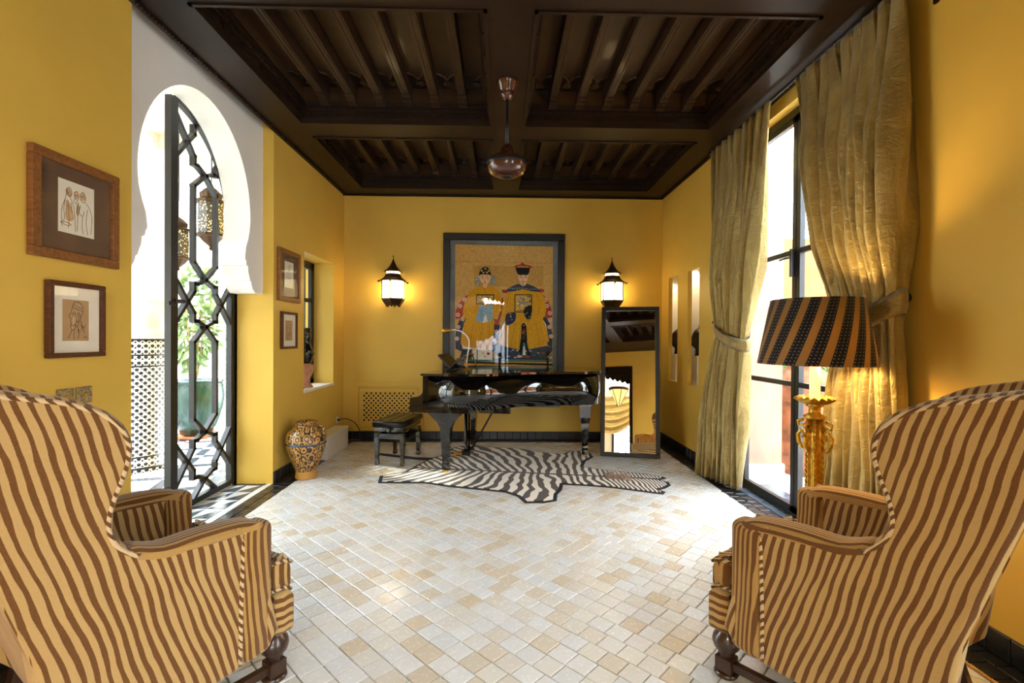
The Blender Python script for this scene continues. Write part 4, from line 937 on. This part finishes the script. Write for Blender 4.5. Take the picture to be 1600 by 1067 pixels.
a.p('white',[(505,650),(470,690),(440,810),(450,830),(790,800),(770,690),(740,640)])
a.p('yel',[(605,430),(560,435),(520,450),(490,500),(470,560),(465,640),(520,650),(660,660),(740,650),(768,600),(760,520),(735,470),(690,440)],3)
a.p('yel',[(510,640),(480,700),(455,760),(442,820),(500,845),(580,862),(592,862),(600,800),(615,690),(640,800),(650,862),(720,845),(792,805),(775,720),(745,645)],1)
for q in ([(560,680),(540,760),(530,850)],[(700,680),(715,760),(725,840)],[(500,700),(480,780)],[(520,470),(500,540),(495,610)],[(700,470),(720,540),(715,610)]): a.line('yel2',smoothpoly(q,4,False),4)
for q in ([(585,690),(575,780),(570,855)],[(745,690),(760,760)]): a.line('yel3',smoothpoly(q,4,False),5)
a.p('navy',[(605,412),(570,410),(530,428),(492,450),(460,466),(540,462),(605,448),(680,462),(755,466),(720,445),(680,425),(640,410)]).p('crim',[(460,450),(505,452),(500,475),(470,472)]).p('crim',[(755,446),(722,440),(728,468),(752,466)])
for k in range(14): x=500+k*16; a.line(rnd.choice(['blue','gold','grey']),[(x,448+rnd.uniform(-10,4)),(x+9,440+rnd.uniform(-6,6))],4)
a.p('black',[(550,482),(672,482),(672,606),(550,606)]).p('gold',[(556,488),(666,488),(666,600),(556,600)])
for k in range(40): a.ell(rnd.choice(['navy','black','olive','white','blue']),rnd.uniform(562,660),rnd.uniform(494,594),rnd.uniform(3,10),rnd.uniform(2,5),8)
a.ell('grey',610,540,26,14)
a.p('navy',[(492,620),(540,605),(560,615),(555,665),(520,690),(490,688)],2).p('black',[(612,600),(640,560),(665,560),(668,600),(660,650),(640,660)],2)
for k in range(14): a.ell(rnd.choice(['crim','gold','green','blue']),rnd.choice([525,645])+rnd.uniform(-20,18),rnd.uniform(605,660),5,4,7)
a.p('skin',[(592,395),(625,395),(628,418),(605,426),(590,415)]).p('skin',[(576,335),(640,335),(642,365),(632,395),(608,412),(586,395),(575,365)],2)
a.p('black',[(556,298),(655,298),(650,330),(640,348),(575,348),(563,330)]).p('crim',[(542,292),(560,300),(575,288),(640,288),(655,302),(674,294),(655,282),(620,276),(600,262),(590,276),(560,282)])
a.ell('crim',597,270,5,8)
for x in (592,626): a.line('black',[(x-9,354),(x,349),(x+9,353)],3).line('black',[(x-8,364),(x+8,364)],4)
a.line('brown',[(609,365),(605,384),(613,387)],1.6).line('black',[(592,396),(607,392),(623,396)],2.5).p('crim',[(600,400),(614,400),(607,404)]).p('black',[(604,408),(612,408),(608,424)])
a.p('black',[(600,690),(615,678),(632,700),(636,760),(640,830),(660,900),(580,905),(590,830),(598,760)]).p('green',[(612,815),(622,815),(640,905),(600,905)]).p('white',[(614,840),(620,840),(628,900),(610,900)])
for k in range(16): a.ell(rnd.choice(['crim','gold','brown','olive']),615+rnd.uniform(-14,14),rnd.uniform(690,800),5,5,7)
for k in range(22): x=470+k*14.5; a.ell(rnd.choice(['crim','green','pink','olive','blue']),x,rnd.uniform(865,918),9,5,8)
a.ell('pink',585,910,16,9).ell('crim',640,912,18,8); a.p('black',[(440,880),(462,890),(455,980),(443,980)]).p('black',[(770,880),(790,870),(786,980),(776,980)])
a.line('gold',[(400,880),(455,920)],5).line('gold',[(778,918),(812,878)],5)
a.obj('painted_figure')
# ------------------------------------------------------------------ framed drawings on the left wall
M['ivory']=plain('ivory_paper','ece3cb',.8,var=.02); M['kraft']=plain('tan_paper','bd9768',.85,var=.05); M['umber']=plain('umber_mount','6b5138',.85,var=.12,sc=9); M['ink']=plain('sepia_ink','5a3a20',.9,var=.2); M['ink2']=plain('dark_ink','2b2420',.9,var=.2); M['wash']=plain('sepia_wash','c9a678',.9,var=.2)
def framed(name,label,y0,y1,z0,z1,fw,fm,mount,mw,sheet,strokes,washes,ink,sheetbox):
    o=thing(name,label,'picture',(XL,(y0+y1)/2,z0)); w=(y1-y0)/2; h=z1-z0; d=.032
    for nm,a in (('frame_rail',(0.002,d,-w,w,0,fw)),('frame_rail',(.002,d,-w,w,h-fw,h)),('frame_stile',(.002,d,-w,-w+fw,fw,h-fw)),('frame_stile',(.002,d,w-fw,w,fw,h-fw))):
        b=MB(); b.box(*a,ch=.003); b.obj(nm,fm,o)
    b=MB(); b.box(.003,.014,-w+fw,w-fw,fw,h-fw); b.obj('mount',mount,o)
    sx0,sx1,sz0,sz1=[q*k for q,k in zip(sheetbox,(2*w,2*w,h,h))]; sx0-=w; sx1-=w
    b=MB(); b.box(.014,.0155,sx0,sx1,sz0,sz1); b.obj('sheet',sheet,o)
    T=lambda p,k:(.0158+k,sx0+p[0]*(sx1-sx0),sz0+(1-p[1])*(sz1-sz0))
    b=MB(); k=0
    for wp in washes: k+=.00004; q=smoothpoly(wp,4); b.add([T(p,k) for p in q],[list(range(len(q)))],0)
    for st in strokes:
        wd=.0028; q=smoothpoly(st,5,False)
        for a,c in zip(q,q[1:]):
            A_,C_=Vector(T(a,.0004)),Vector(T(c,.0004)); dd=(C_-A_)
            if dd.length<1e-6: continue
            n_=Vector((0,-dd.z,dd.y)).normalized()*wd/2; b.add([A_+n_,C_+n_,C_-n_,A_-n_],[(0,1,2,3)],1)
    me=bpy.data.meshes.new('ink_drawing'); me.from_pydata(b.v,[],b.f); me.polygons.foreach_set('material_index',b.m); me.materials.append(M['wash']); me.materials.append(M[ink]); dr=bpy.data.objects.new('ink_drawing',me); C.objects.link(dr); dr.parent=o; dr['kind']='stuff'
    b=MB(); b.box(.020,.0215,-w+fw,w-fw,fw,h-fw); b.obj('glazing','picglass',o)
three=[[(.1,.9),(.08,.6),(.18,.35),(.22,.2)],[(.2,.18),(.3,.12),(.36,.22),(.3,.3),(.22,.26),(.2,.18)],[(.3,.3),(.4,.45),(.44,.7),(.46,.95)],[(.18,.35),(.14,.55),(.16,.72),(.12,.8)],[(.05,.82),(.2,.80),(.34,.83),(.2,.86),(.05,.82)],[(.42,.2),(.5,.15),(.55,.22),(.52,.32),(.44,.3),(.42,.2)],[(.4,.32),(.46,.4),(.52,.34)],[(.58,.2),(.66,.13),(.74,.2),(.72,.31),(.62,.32),(.58,.2)],[(.55,.36),(.5,.5),(.52,.7),(.5,.92)],[(.74,.32),(.86,.42),(.93,.6),(.9,.92)],[(.6,.4),(.56,.55),(.66,.6),(.7,.5)],[(.66,.6),(.64,.8),(.68,.95)],[(.8,.45),(.76,.7),(.8,.95)],[(.2,.22),(.28,.24)],[(.6,.22),(.7,.22)],[(.25,.45),(.28,.7),(.26,.9)],[(.44,.24),(.52,.23)],[(.34,.4),(.36,.6)]]
wash3=[[(.2,.2),(.3,.14),(.36,.24),(.28,.3)],[(.42,.2),(.5,.16),(.55,.25),(.46,.31)],[(.6,.2),(.7,.14),(.74,.26),(.62,.3)],[(.5,.4),(.58,.45),(.54,.62),(.48,.58)],[(.2,.4),(.3,.42),(.42,.7),(.2,.75)]]
prof1=[[(.42,.06),(.6,.05),(.74,.14),(.76,.3),(.7,.36)],[(.4,.12),(.55,.16),(.72,.2)],[(.38,.18),(.55,.22),(.74,.26)],[(.42,.06),(.36,.16),(.3,.3),(.22,.42),(.3,.46),(.28,.54),(.32,.58),(.28,.64),(.34,.74),(.44,.7)],[(.32,.34),(.4,.32),(.44,.35)],[(.34,.38),(.42,.38)],[(.44,.3),(.5,.45),(.48,.6),(.44,.7)],[(.7,.36),(.66,.5),(.74,.62),(.7,.75)],[(.55,.3),(.6,.5),(.56,.66),(.64,.8)],[(.34,.74),(.26,.85),(.2,.95)],[(.44,.72),(.4,.86),(.42,.97)],[(.64,.6),(.8,.68),(.86,.6)],[(.74,.62),(.82,.8)],[(.56,.7),(.6,.85),(.56,.95)],[(.5,.5),(.56,.54),(.62,.5)],[(.6,.3),(.68,.45)],[(.8,.92),(.86,.9),(.92,.92)],[(.46,.62),(.54,.66)],[(.3,.6),(.4,.63),(.46,.58)]]
washp=[[(.44,.3),(.56,.3),(.5,.5),(.44,.6),(.34,.72),(.36,.5)],[(.4,.1),(.6,.08),(.74,.2),(.7,.24),(.4,.18)]]
prof2=[[(.4,.2),(.5,.1),(.62,.16),(.6,.3),(.5,.36),(.4,.3),(.4,.2)],[(.38,.2),(.64,.16)],[(.42,.36),(.3,.5),(.28,.7),(.34,.95)],[(.6,.34),(.72,.5),(.74,.75),(.7,.96)],[(.5,.4),(.46,.6),(.52,.8)],[(.56,.45),(.62,.7)],[(.44,.24),(.5,.26)],[(.36,.6),(.5,.64),(.66,.6)]]
BF=(.29,.70,.27,.78); SF=(.26,.72,.22,.77)
framed('framed_drawing','large square oak-framed sepia sketch of three robed men on the near left wall',2.25,2.752,1.77,2.28,.045,'framewood','umber',0,'ivory',three,wash3,'ink',BF)
framed('framed_drawing','small framed ink profile of a bearded man in headscarf below the three-men sketch',2.335,2.66,1.29,1.665,.024,'framedark','ivory',0,'kraft',prof1,washp,'ink2',SF)
framed('framed_drawing','square oak-framed sketch of a standing figure hanging past the archway',4.70,5.19,1.755,2.27,.045,'framewood','umber',0,'ivory',prof2,[],'ink2',BF)
framed('framed_drawing','small framed ink head study with ivory mount hanging past the archway',4.77,5.12,1.28,1.65,.024,'framedark','ivory',0,'kraft',prof1,washp,'ink2',SF)
# ------------------------------------------------------------------ switches
M['plate']=plain('etched_brass_plate','b09a6c',.45,metal=.5,var=.3,sc=70,bump=.2)
for y,lb in ((2.445,'etched brass light switch plate nearer the armchair'),(2.553,'etched brass light switch plate nearer the archway')):
    s=thing('light_switch',lb,'switch',(XL,y,1.05)); b=MB(); b.box(.001,.01,-.046,.046,0,.085,ch=.003); b.obj('plate','plate',s)
    b=MB(); b.box(.009,.02,-.008,.008,.032,.052,ch=.002); b.obj('toggle','brass',s)
# ------------------------------------------------------------------ painted floor jar
def jarmat():
    t=NT('painted_earthenware'); x,y,z=t.xyz(t.obj()); p=t.comb(t.math('MULTIPLY',t.math('ARCTAN2',y,x),.2),z,0)
    n=t.n('TexNoise'); t.set(n.inputs['Vector'],p); n.inputs['Scale'].default_value=9
    vv=t.n('TexVoronoi'); t.set(vv.inputs['Vector'],p); vv.inputs['Scale'].default_value=13; d=vv.outputs['Distance']
    ringy=t.math('SINE',t.math('MULTIPLY',d,24)); scr=t.math('GREATER_THAN',t.math('ADD',ringy,t.math('MULTIPLY',t.math('SUBTRACT',t.noise(p,60,2),.5),1.4)),-.1)
    blob=t.n('TexVoronoi'); t.set(blob.inputs['Vector'],p); blob.inputs['Scale'].default_value=10; bl=t.math('LESS_THAN',blob.outputs['Distance'],.20)
    body=t.math('GREATER_THAN',z,.075); f=t.math('MULTIPLY',scr,body); f2=t.math('MULTIPLY',bl,body)
    c=t.mix(f,lin('c08f45'),lin('3a2b22')); c=t.mix(f2,c,lin('1c1d28')); return t.fin(c,.3,coat=.25)
M['jar']=jarmat()
j=thing('floor_jar','large painted earthenware jar with looped handles on the floor by the left wall','jar',(-1.945,4.86,0))
MB().lathe([(.10,0),(.106,.01),(.098,.07),(.104,.085),(.14,.18),(.18,.30),(.188,.36),(.186,.42),(.165,.47),(.125,.505),(.105,.515),(.098,.53),(.105,.545),(.112,.555),(.105,.563),(.088,.56),(.085,.50)],n=48).obj('jar_body','jar',j)
MB().lathe([(.182,.335),(.193,.345),(.186,.36)],n=48,cap=False).obj('raised_band','gtile',j)
for a in (2.1,2.1+PI*2/3*1.55,-.25):
    c,s=math.cos(a),math.sin(a); MB().tube([(r*c,r*s,z) for r,z in ((.14,.50),(.175,.53),(.20,.50),(.20,.45),(.182,.42))],.013,8).obj('handle','jar',j)
# white low box
bx=thing('storage_box','low white lacquered box against the left wall past the jar','box',(XL+.022,5.53,0))
b=MB(); b.box(0,.175,0,.74,0.0,.235,ch=.003); b.obj('box_body','boxwhite',bx)
b=MB(); b.box(-.004,.182,-.005,.745,.238,.262,ch=.003); b.obj('lid','boxwhite',bx)
# outlet and cord
oc=thing('power_cord','thin black cord trailing from a wall outlet in the back left corner','cord',(0,0,0))
MB().tube(smoothpoly([(XL+.03,6.42,.31),(-2.05,6.45,.32),(-1.95,6.5,.25),(-1.9,6.55,.12),(-1.86,6.52,.015),(-1.8,6.5,.006),(-1.6,6.55,.006),(-1.3,6.5,.006),(-1.0,6.55,.006)],6,False),.006,6).obj('cable','iron',oc)
b=MB(); b.box(XL+.001,XL+.012,6.38,6.46,.27,.35,ch=.003); ob=b.obj('outlet_plate','boxwhite',oc); b=MB(); b.box(XL+.012,XL+.035,6.405,6.435,.295,.325); b.obj('plug','iron',oc)
# ------------------------------------------------------------------ things on the niche sill
M['bvase']=plain('black_glazed_pottery','121216',.12,coat=.5,var=.1); M['pclay']=plain('pink_clay','c08a6a',.8,var=.12,sc=20,bump=.1); M['copper']=plain('orange_glass','b5561c',.15,coat=.4)
v=thing('clay_pot','pink footed clay pot on the niche window sill','pot',(XL-.10,5.66,.814))
MB().lathe([(.075,0),(.08,.01),(.06,.03),(.045,.07),(.05,.12),(.085,.19),(.095,.235),(.085,.265),(.05,.28),(.04,.278)],n=28).obj('pot_body','pclay',v)
v=thing('black_vase','black glazed vase standing on the pink clay pot','vase',(XL-.10,5.66,1.094))
MB().lathe([(.04,0),(.06,.02),(.085,.09),(.088,.12),(.07,.18),(.05,.22),(.045,.27),(.058,.30),(.052,.33),(.045,.36),(.06,.40),(.07,.405),(.06,.412),(.045,.40)],n=28).obj('vase_body','bvase',v)
MB().lathe([(.087,.098),(.094,.108),(.087,.118)],n=28,cap=False).obj('collar','bvase',v)
v=thing('glass_bottle','small amber glass bottle on a dish at the front of the niche sill','bottle',(XL-.11,5.49,.814))
MB().lathe([(.055,0),(.06,.012),(.05,.014)],n=20).obj('dish','copper',v); MB().lathe([(.03,.014),(.034,.03),(.028,.09),(.012,.15),(.009,.22),(.012,.225)],n=18).obj('bottle_body','copper',v)
# ------------------------------------------------------------------ busts in the slit niches
for y,lb in ((5.90,'dark bronze head on a white plinth in the slit niche nearer the curtain'),(6.62,'dark bronze head on a white plinth in the slit niche nearer the corner')):
    s=thing('bust',lb,'sculpture',(XR+.21,y,.80),math.radians(100),'bronze heads in the niches')
    b=MB(); b.box(-.08,.08,-.08,.08,0,.40,ch=.004); b.obj('plinth','white',s)
    # head: neck, jaw, face in rings along z with a forward (-x... local +y) nose
    R=[]
    for z,rx,ry,oy in ((.40,.055,.055,0),(.43,.045,.045,.0),(.48,.042,.045,.0),(.505,.05,.062,.012),(.53,.056,.078,.018),(.56,.062,.086,.014),(.60,.068,.09,.008),(.64,.07,.092,.0),(.68,.066,.088,-.008),(.71,.052,.07,-.012),(.735,.028,.04,-.014),(.745,.006,.01,-.014)):
        ring=[]
        for i in range(24):
            a=2*PI*i/24; x=rx*math.cos(a); y_=oy+ry*math.sin(a); f=max(0,math.cos(a-PI/2))**14
            nose={.56:.026,.60:.016}.get(z,0); lip={.53:.016}.get(z,0); brow={.64:.006}.get(z,0); ring.append((x,y_+f*(nose+lip+brow),z))
        R.append(ring)
    b=MB(); b.loft(R); b.obj('head','bust',s)
    for sx in (-1,1): MB().lathe([(.001,-.018),(.012,-.01),(.013,.005),(.001,.02)],sx*.068,0,8,z0=.59).obj('ear','bust',s)
    MB().lathe([(.03,.70),(.04,.73),(.035,.775),(.01,.79)],0,-.03,14).obj('topknot','bust',s)
    l=bpy.data.lights.new('niche_spot','SPOT'); l.energy=9; l.color=(1,.82,.55); l.spot_size=1.25; l.spot_blend=.35; l.shadow_soft_size=.02
    lo=bpy.data.objects.new('niche_spot',l); C.objects.link(lo); lo.location=(XR+.17,y-.06,2.40); lo.rotation_euler=(math.radians(12),0,0)
# ------------------------------------------------------------------ curtains
def silk():
    t=NT('gold_taffeta'); p=t.obj(); n=t.noise(t.scale(p,(6,6,1.6)),1.6,5,.6,.8); n2=t.noise(t.scale(p,(7,7,13)),1.3,5,.65,1.5)
    t.bump(t.math('ADD',t.math('MULTIPLY',n2,.6),t.math('MULTIPLY',n,1.0)),.6,.03)
    lw=t.n('TexNoise'); c=t.ramp(n,[(.3,lin('88723a')),(.55,lin('a08a4c')),(.8,lin('bca870'))])
    return t.fin(c,.33,metal=.4,spec=.5,sheen=.4)
M['silk']=silk()
def lerp(T,z):
    for (za,a),(zb,c) in zip(T,T[1:]):
        if za>=z>=zb:
            t=(za-z)/(za-zb); return [p+(q_-p)*t for p,q_ in zip(a,c)]
    return list(T[-1][1])
def curtain(label,T,pleats,seed,tie,grp='silk curtains at the tall window'):
    o=thing('curtain',label,'curtain',(0,0,0),0,grp); ns,nz=190,90; rnd=random.Random(seed); ph=[rnd.uniform(-.6,.6) for _ in range(pleats+2)]; am=[rnd.uniform(.6,1.25) for _ in range(pleats+2)]
    z1=T[0][0]; vs=[]
    for k in range(nz+1):
        z=z1*(1-k/nz)+.012; far,near,x0,x1,amp=lerp(T,min(z,z1))
        for i in range(ns+1):
            s=i/ns; g=s*pleats; c=int(min(g,pleats-1)); f=g-c
            a_=am[c]*(1-f)+am[c+1]*f; w=math.sin(2*PI*g+ph[c]*(1-f)*2+ph[c+1]*f*2*(z1-z)/z1)
            pinch=max(0,1-(z1-z)/.16); w2=math.copysign(abs(w)**(.75-.3*pinch),w)
            x=x0+(x1-x0)*s+amp*(a_*w2+.35*math.sin(4*PI*g*.5+z*2.3+seed)); y=far+(near-far)*s+.35*amp*math.cos(2*PI*g+z)
            if pinch>0: x-= .012*pinch*max(0,math.sin(2*PI*g*1))**8
            y+=.012*math.sin(z*9+s*17+seed)*math.sin(s*PI)
            vs.append((x,y,z))
    b=MB(); W_=ns+1; b.add(vs,[(k*W_+i,k*W_+i+1,(k+1)*W_+i+1,(k+1)*W_+i) for k in range(nz) for i in range(ns)],0,True); d=b.obj('drape','silk',o)
    md_=d.modifiers.new('thickness','SOLIDIFY'); md_.thickness=.003
    cx_,cy_,rx,ry,zc,tilt,hh=tie; R=[]; n=48; vs=[]
    for i in range(n):
        a=2*PI*i/n; x=cx_+rx*math.cos(a); y=cy_+ry*math.sin(a); z=zc+tilt*math.sin(a)+.02*math.cos(a); e=hh*(1-.12*math.sin(a))
        R.append([(x,y,z-e),(x+.010*math.cos(a),y+.010*math.sin(a),z-e*.5),(x+.012*math.cos(a),y+.012*math.sin(a),z+e*.5),(x,y,z+e),(x-.006*math.cos(a),y-.006*math.sin(a),z)])
    R.append(R[0]); b=MB(); b.loft(R,False); b.obj('tieback','silk',o); return o
curtain('gold taffeta curtain at the far side of the tall window, beside the slit niches',[(3.27,(4.80,3.79,2.12,2.12,.04)),(2.6,(4.76,3.87,2.11,2.11,.075)),(2.0,(4.72,3.95,2.10,2.11,.075)),(1.65,(4.67,4.03,2.09,2.10,.045)),(1.45,(4.62,4.10,2.08,2.10,.03)),(1.2,(4.68,4.13,2.07,2.12,.045)),(.6,(4.80,4.22,2.06,2.16,.07)),(0,(4.93,4.40,2.05,2.22,.06))],8,3,(2.09,4.36,.085,.285,1.44,.09,.05))
curtain('gold taffeta curtain at the near side of the tall window, behind the striped lamp',[(3.27,(3.46,2.53,2.12,2.12,.03)),(2.6,(3.31,2.52,2.11,2.11,.085)),(2.0,(3.13,2.50,2.10,2.10,.08)),(1.7,(3.02,2.50,2.09,2.10,.05)),(1.48,(2.92,2.52,2.09,2.10,.035)),(1.1,(3.0,2.49,2.09,2.11,.05)),(.5,(3.06,2.46,2.08,2.12,.06)),(0,(3.12,2.45,2.08,2.12,.06))],9,8,(2.095,2.72,.085,.235,1.50,-.11,.06))
rd=thing('curtain_rod','black iron curtain rod with scroll brackets above the tall window','curtain rod',(0,0,0))
MB().tube([(2.12,2.42,3.295),(2.12,4.9,3.295)],.012,10).obj('rod','iron',rd)
for y in (2.44,4.86): m=MB(); m.box(2.205,2.219,y-.012,y+.012,3.13,3.33); m.tube(smoothpoly([(2.21,y,3.16),(2.17,y,3.19),(2.15,y,3.25),(2.11,y,3.28)],5,False),.009,8); m.obj('scroll_bracket','iron',rd)
for y in (2.42,4.9): MB().lathe([(.001,-.03),(.022,-.015),(.025,0),(.022,.015),(.001,.03)],2.12,y,14,z0=3.295).obj('finial','iron',rd)
for y,z,lb in ((2.60,1.635,'black iron curtain holdback on the near wall beside the lamp'),(4.76,1.56,'black iron curtain holdback on the wall between curtain and niches')):
    h_=thing('holdback',lb,'curtain hook',(XR,y,z)); m=MB(); m.loft([[(-dx,.026*math.cos(a),.026*math.sin(a)) for a in [i*PI/8 for i in range(16)]] for dx in (.0015,.012)],True); m.obj('rosette','iron',h_)
    MB().tube([(-.01,0,0),(-.11,.02,.012)],.007,8).obj('arm','iron',h_); MB().lathe([(.001,-.014),(.013,0),(.001,.014)],-.115,.02,10,z0=.012).obj('knob','iron',h_)
# ------------------------------------------------------------------ gilt floor lamp
lm=thing('floor_lamp','gilt candlestick floor lamp with striped shade beside the right armchair','floor lamp',(1.722,2.62,0))
MB().lathe([(.17,0),(.175,.02),(.15,.05),(.10,.075),(.06,.11),(.045,.16)],n=28).obj('base','gilt',lm)
m=MB(); n=24
R=[]
for z in (.15,.3,.5,.7,.85,.98):
    R.append([((.036+.010*math.cos(6*2*PI*i/n*1))*math.cos(2*PI*i/n),(.036+.010*math.cos(6*2*PI*i/n))*math.sin(2*PI*i/n),z) for i in range(n)])
m.loft(R); m.obj('fluted_column','gilt',lm)
m=MB()
for i in range(6):
    a=i*PI/3
    for k in range(26): m.lathe([(.001,-.008),(.007,0),(.001,.008)],.046*math.cos(a),.046*math.sin(a),6,z0=.2+k*.028)
m.obj('beading','gilt',lm)['kind']='stuff'
for i in range(4):
    a=i*PI/2+.5; c,s=math.cos(a),math.sin(a)
    MB().tube([(c*r,s*r,z) for r,z in ((.04,.80),(.065,.80),(.085,.83),(.09,.87),(.07,.90),(.055,.875),(.065,.855)) ],[.008,.010,.012,.012,.010,.008,.006],8).obj('scroll','gilt',lm)
    MB().tube([(c*r,s*r,z) for r,z in ((.042,.90),(.06,.93),(.085,.92),(.09,.945),(.06,.96))],.009,8).obj('scroll','gilt',lm)
MB().lathe([(.05,.97),(.055,.985),(.03,1.0),(.028,1.03),(.045,1.04),(.04,1.055)],n=24).obj('neck','gilt',lm)
m=MB(); n=32; R=[]
for r,z,k in ((.03,1.045,0),(.06,1.055,.004),(.085,1.075,.008),(.092,1.085,.012),(.088,1.088,.012),(.05,1.066,0),(.02,1.06,0)): R.append([((r+k*math.cos(i*PI))*math.cos(2*PI*i/n),(r+k*math.cos(i*PI))*math.sin(2*PI*i/n),z-k*.6*math.cos(i*PI)) for i in range(n)])
m.loft(R); m.obj('drip_pan','gilt',lm)
MB().lathe([(.026,1.062),(.026,1.30)],n=20).obj('candle_tube','candle',lm)
def shade():
    t=NT('striped_shade_fabric'); x,y,z=t.xyz(t.obj()); a=t.math('ARCTAN2',y,x); u=t.math('ADD',t.math('MULTIPLY',a,17/(2*PI)),t.math('MULTIPLY',z,-3.4)); fr=t.math('FRACT',u)
    f=t.math('GREATER_THAN',fr,.42); dots=t.math('LESS_THAN',t.math('ADD',t.math('POWER',t.math('SUBTRACT',t.math('FRACT',t.math('MULTIPLY',u,5)),.5),2),t.math('POWER',t.math('SUBTRACT',t.math('FRACT',t.math('MULTIPLY',z,60)),.5),2)),.03)
    c=t.mix(f,lin('9a7a48'),t.mix(t.math('MULTIPLY',dots,f),lin('23242e'),lin('8d8064'))); 
    t.b.inputs['Transmission Weight'].default_value=0; m_=t.fin(c,.8,spec=.2,sheen=.2)
    tr=t.n('BsdfTranslucent'); t.set(tr.inputs[0],c); mx=t.n('MixShader'); mx.inputs[0].default_value=.25; out=[n_ for n_ in t.t.nodes if n_.type=='OUTPUT_MATERIAL'][0]
    t.t.links.new(t.b.outputs[0],mx.inputs[1]); t.t.links.new(tr.outputs[0],mx.inputs[2]); t.t.links.new(mx.outputs[0],out.inputs[0]); return m_
M['shade']=shade()
MB().lathe([(.286,1.268),(.222,1.622),(.219,1.622),(.283,1.268)],n=64,cap=False).obj('lamp_shade','shade',lm)
m=MB(); 
for i in range(3): a=i*2*PI/3; m.tube([(.015*math.cos(a),.015*math.sin(a),1.56),(.222*math.cos(a),.222*math.sin(a),1.60)],.003,5)
m.tube([(0,0,1.30),(0,0,1.57)],.006,6); m.obj('shade_carrier','brass',lm)
MB().lathe([(.012,1.30),(.03,1.35),(.032,1.38),(.02,1.41),(.001,1.42)],.0,.0,16).obj('bulb','bulb',lm)
l=bpy.data.lights.new('lamp_glow','POINT'); l.energy=20; l.color=(1,.70,.32); l.shadow_soft_size=.05
lo=bpy.data.objects.new('lamp_glow',l); C.objects.link(lo); lo.parent=lm; lo.location=(.07,0.0,1.42)
M['goldcord']=plain('golden_cord','c58a22',.6,var=.2,sc=90)
gc_=thing('lamp_cord','twisted golden lamp cord looped on the floor at the lower right','cord',(0,0,0))
P=[(1.86,2.60,.008),(1.98,2.3,.008),(2.02,2.0,.008),(2.0,1.75,.008),(1.93,1.62,.01),(1.95,1.56,.02),(2.05,1.60,.02),(2.10,1.66,.02),(2.06,1.70,.012),(1.97,1.62,.008),(1.99,1.5,.008),(2.06,1.35,.008),(2.1,1.1,.008)]
MB().tube(smoothpoly(P,6,False),.006,6).obj('cable','goldcord',gc_)
# ------------------------------------------------------------------ what the mirror shows of the next room
lt=thing('pendant_lantern','lit pendant lantern in the room behind, seen in the mirror','lantern',(-.25,-2.35,2.35))
for i in range(6):
    a,c=i*PI/3,(i+1)*PI/3; r0=.26; b=MB(); b.add([(r0*math.cos(a),r0*math.sin(a),.05),(r0*math.cos(c),r0*math.sin(c),.05),(.03*math.cos(c),.03*math.sin(c),-.42),(.03*math.cos(a),.03*math.sin(a),-.42)],[(0,1,2,3)]); b.obj('glass_panel','candle',lt)
    MB().tube([(r0*math.cos(a),r0*math.sin(a),.05),(.03*math.cos(a),.03*math.sin(a),-.42)],.012,6).obj('rib','bronze',lt); MB().tube([(r0*math.cos(a),r0*math.sin(a),.05),(0,0,.75)],.006,5).obj('chain','bronze',lt)
MB().lathe([(.27,.05),(.30,.12),(.27,.14),(.24,.06)],n=24).obj('crown_rim','bronze',lt); MB().tube([(0,0,.75),(0,0,1.24)],.008,6).obj('hanging_rod','bronze',lt)
l=bpy.data.lights.new('pendant_glow','POINT'); l.energy=230; l.color=(1,.88,.72); l.shadow_soft_size=.35
lo=bpy.data.objects.new('pendant_glow',l); C.objects.link(lo); lo.parent=lt; lo.location=(0,0,.3)
sw=thing('swag_curtain','gold swagged curtain in the room behind, seen in the mirror','curtain',(0,0,0)); b=MB(); vs=[]; n=60; mm=24
for k in range(mm+1):
    for i in range(n+1):
        s=i/n; t=k/mm; x=-1.9+2.2*s; dip=math.sin(PI*s); z=2.5-t*(.35+.85*dip); y=-3.9+.06*math.sin(10*t*PI+3*s)*(.4+dip)-.15*dip*math.sin(PI*t); vs.append((x,y,z))
b.add(vs,[(k*(n+1)+i,k*(n+1)+i+1,(k+1)*(n+1)+i+1,(k+1)*(n+1)+i) for k in range(mm) for i in range(n)],0,True); d=b.obj('drape','silk',sw); d.modifiers.new('thickness','SOLIDIFY').thickness=.004
rg2=bpy.data.objects.new('window_3',None); C.objects.link(rg2); struct(rg2,'daylit iron lattice doors of the room behind'); rg2.location=(0,-5.1,0)
b=MB()
for x in (-1.0,.15,1.3): b.box(x-.04,x+.04,-.02,.02,0,2.5)
b.box(-1.0,1.3,-.02,.02,0,.06); b.box(-1.0,1.3,-.02,.02,2.44,2.5); b.obj('window_frame','iron',rg2)
for c in (-.70,-.42,-.14,.44,.72,1.0):
    for z0,z1 in ((.1,1.25),(1.28,2.44)):
        for s in (-1,1):
            b=MB(); pts=[(c,0,z0),(c+s*.12,0,z0+.14),(c+s*.12,0,z1-.14),(c,0,z1)]
            for p,r in zip(pts,pts[1:]): b.bar(p,r,.03,.04,(0,1,0))
            b.obj('lattice_bar','iron',rg2); b=MB(); b.bar((c+s*.12,0,(z0+z1)/2),(c+s*.16,0,(z0+z1)/2),.03,.04,(0,1,0)); b.obj('lattice_bar','iron',rg2)
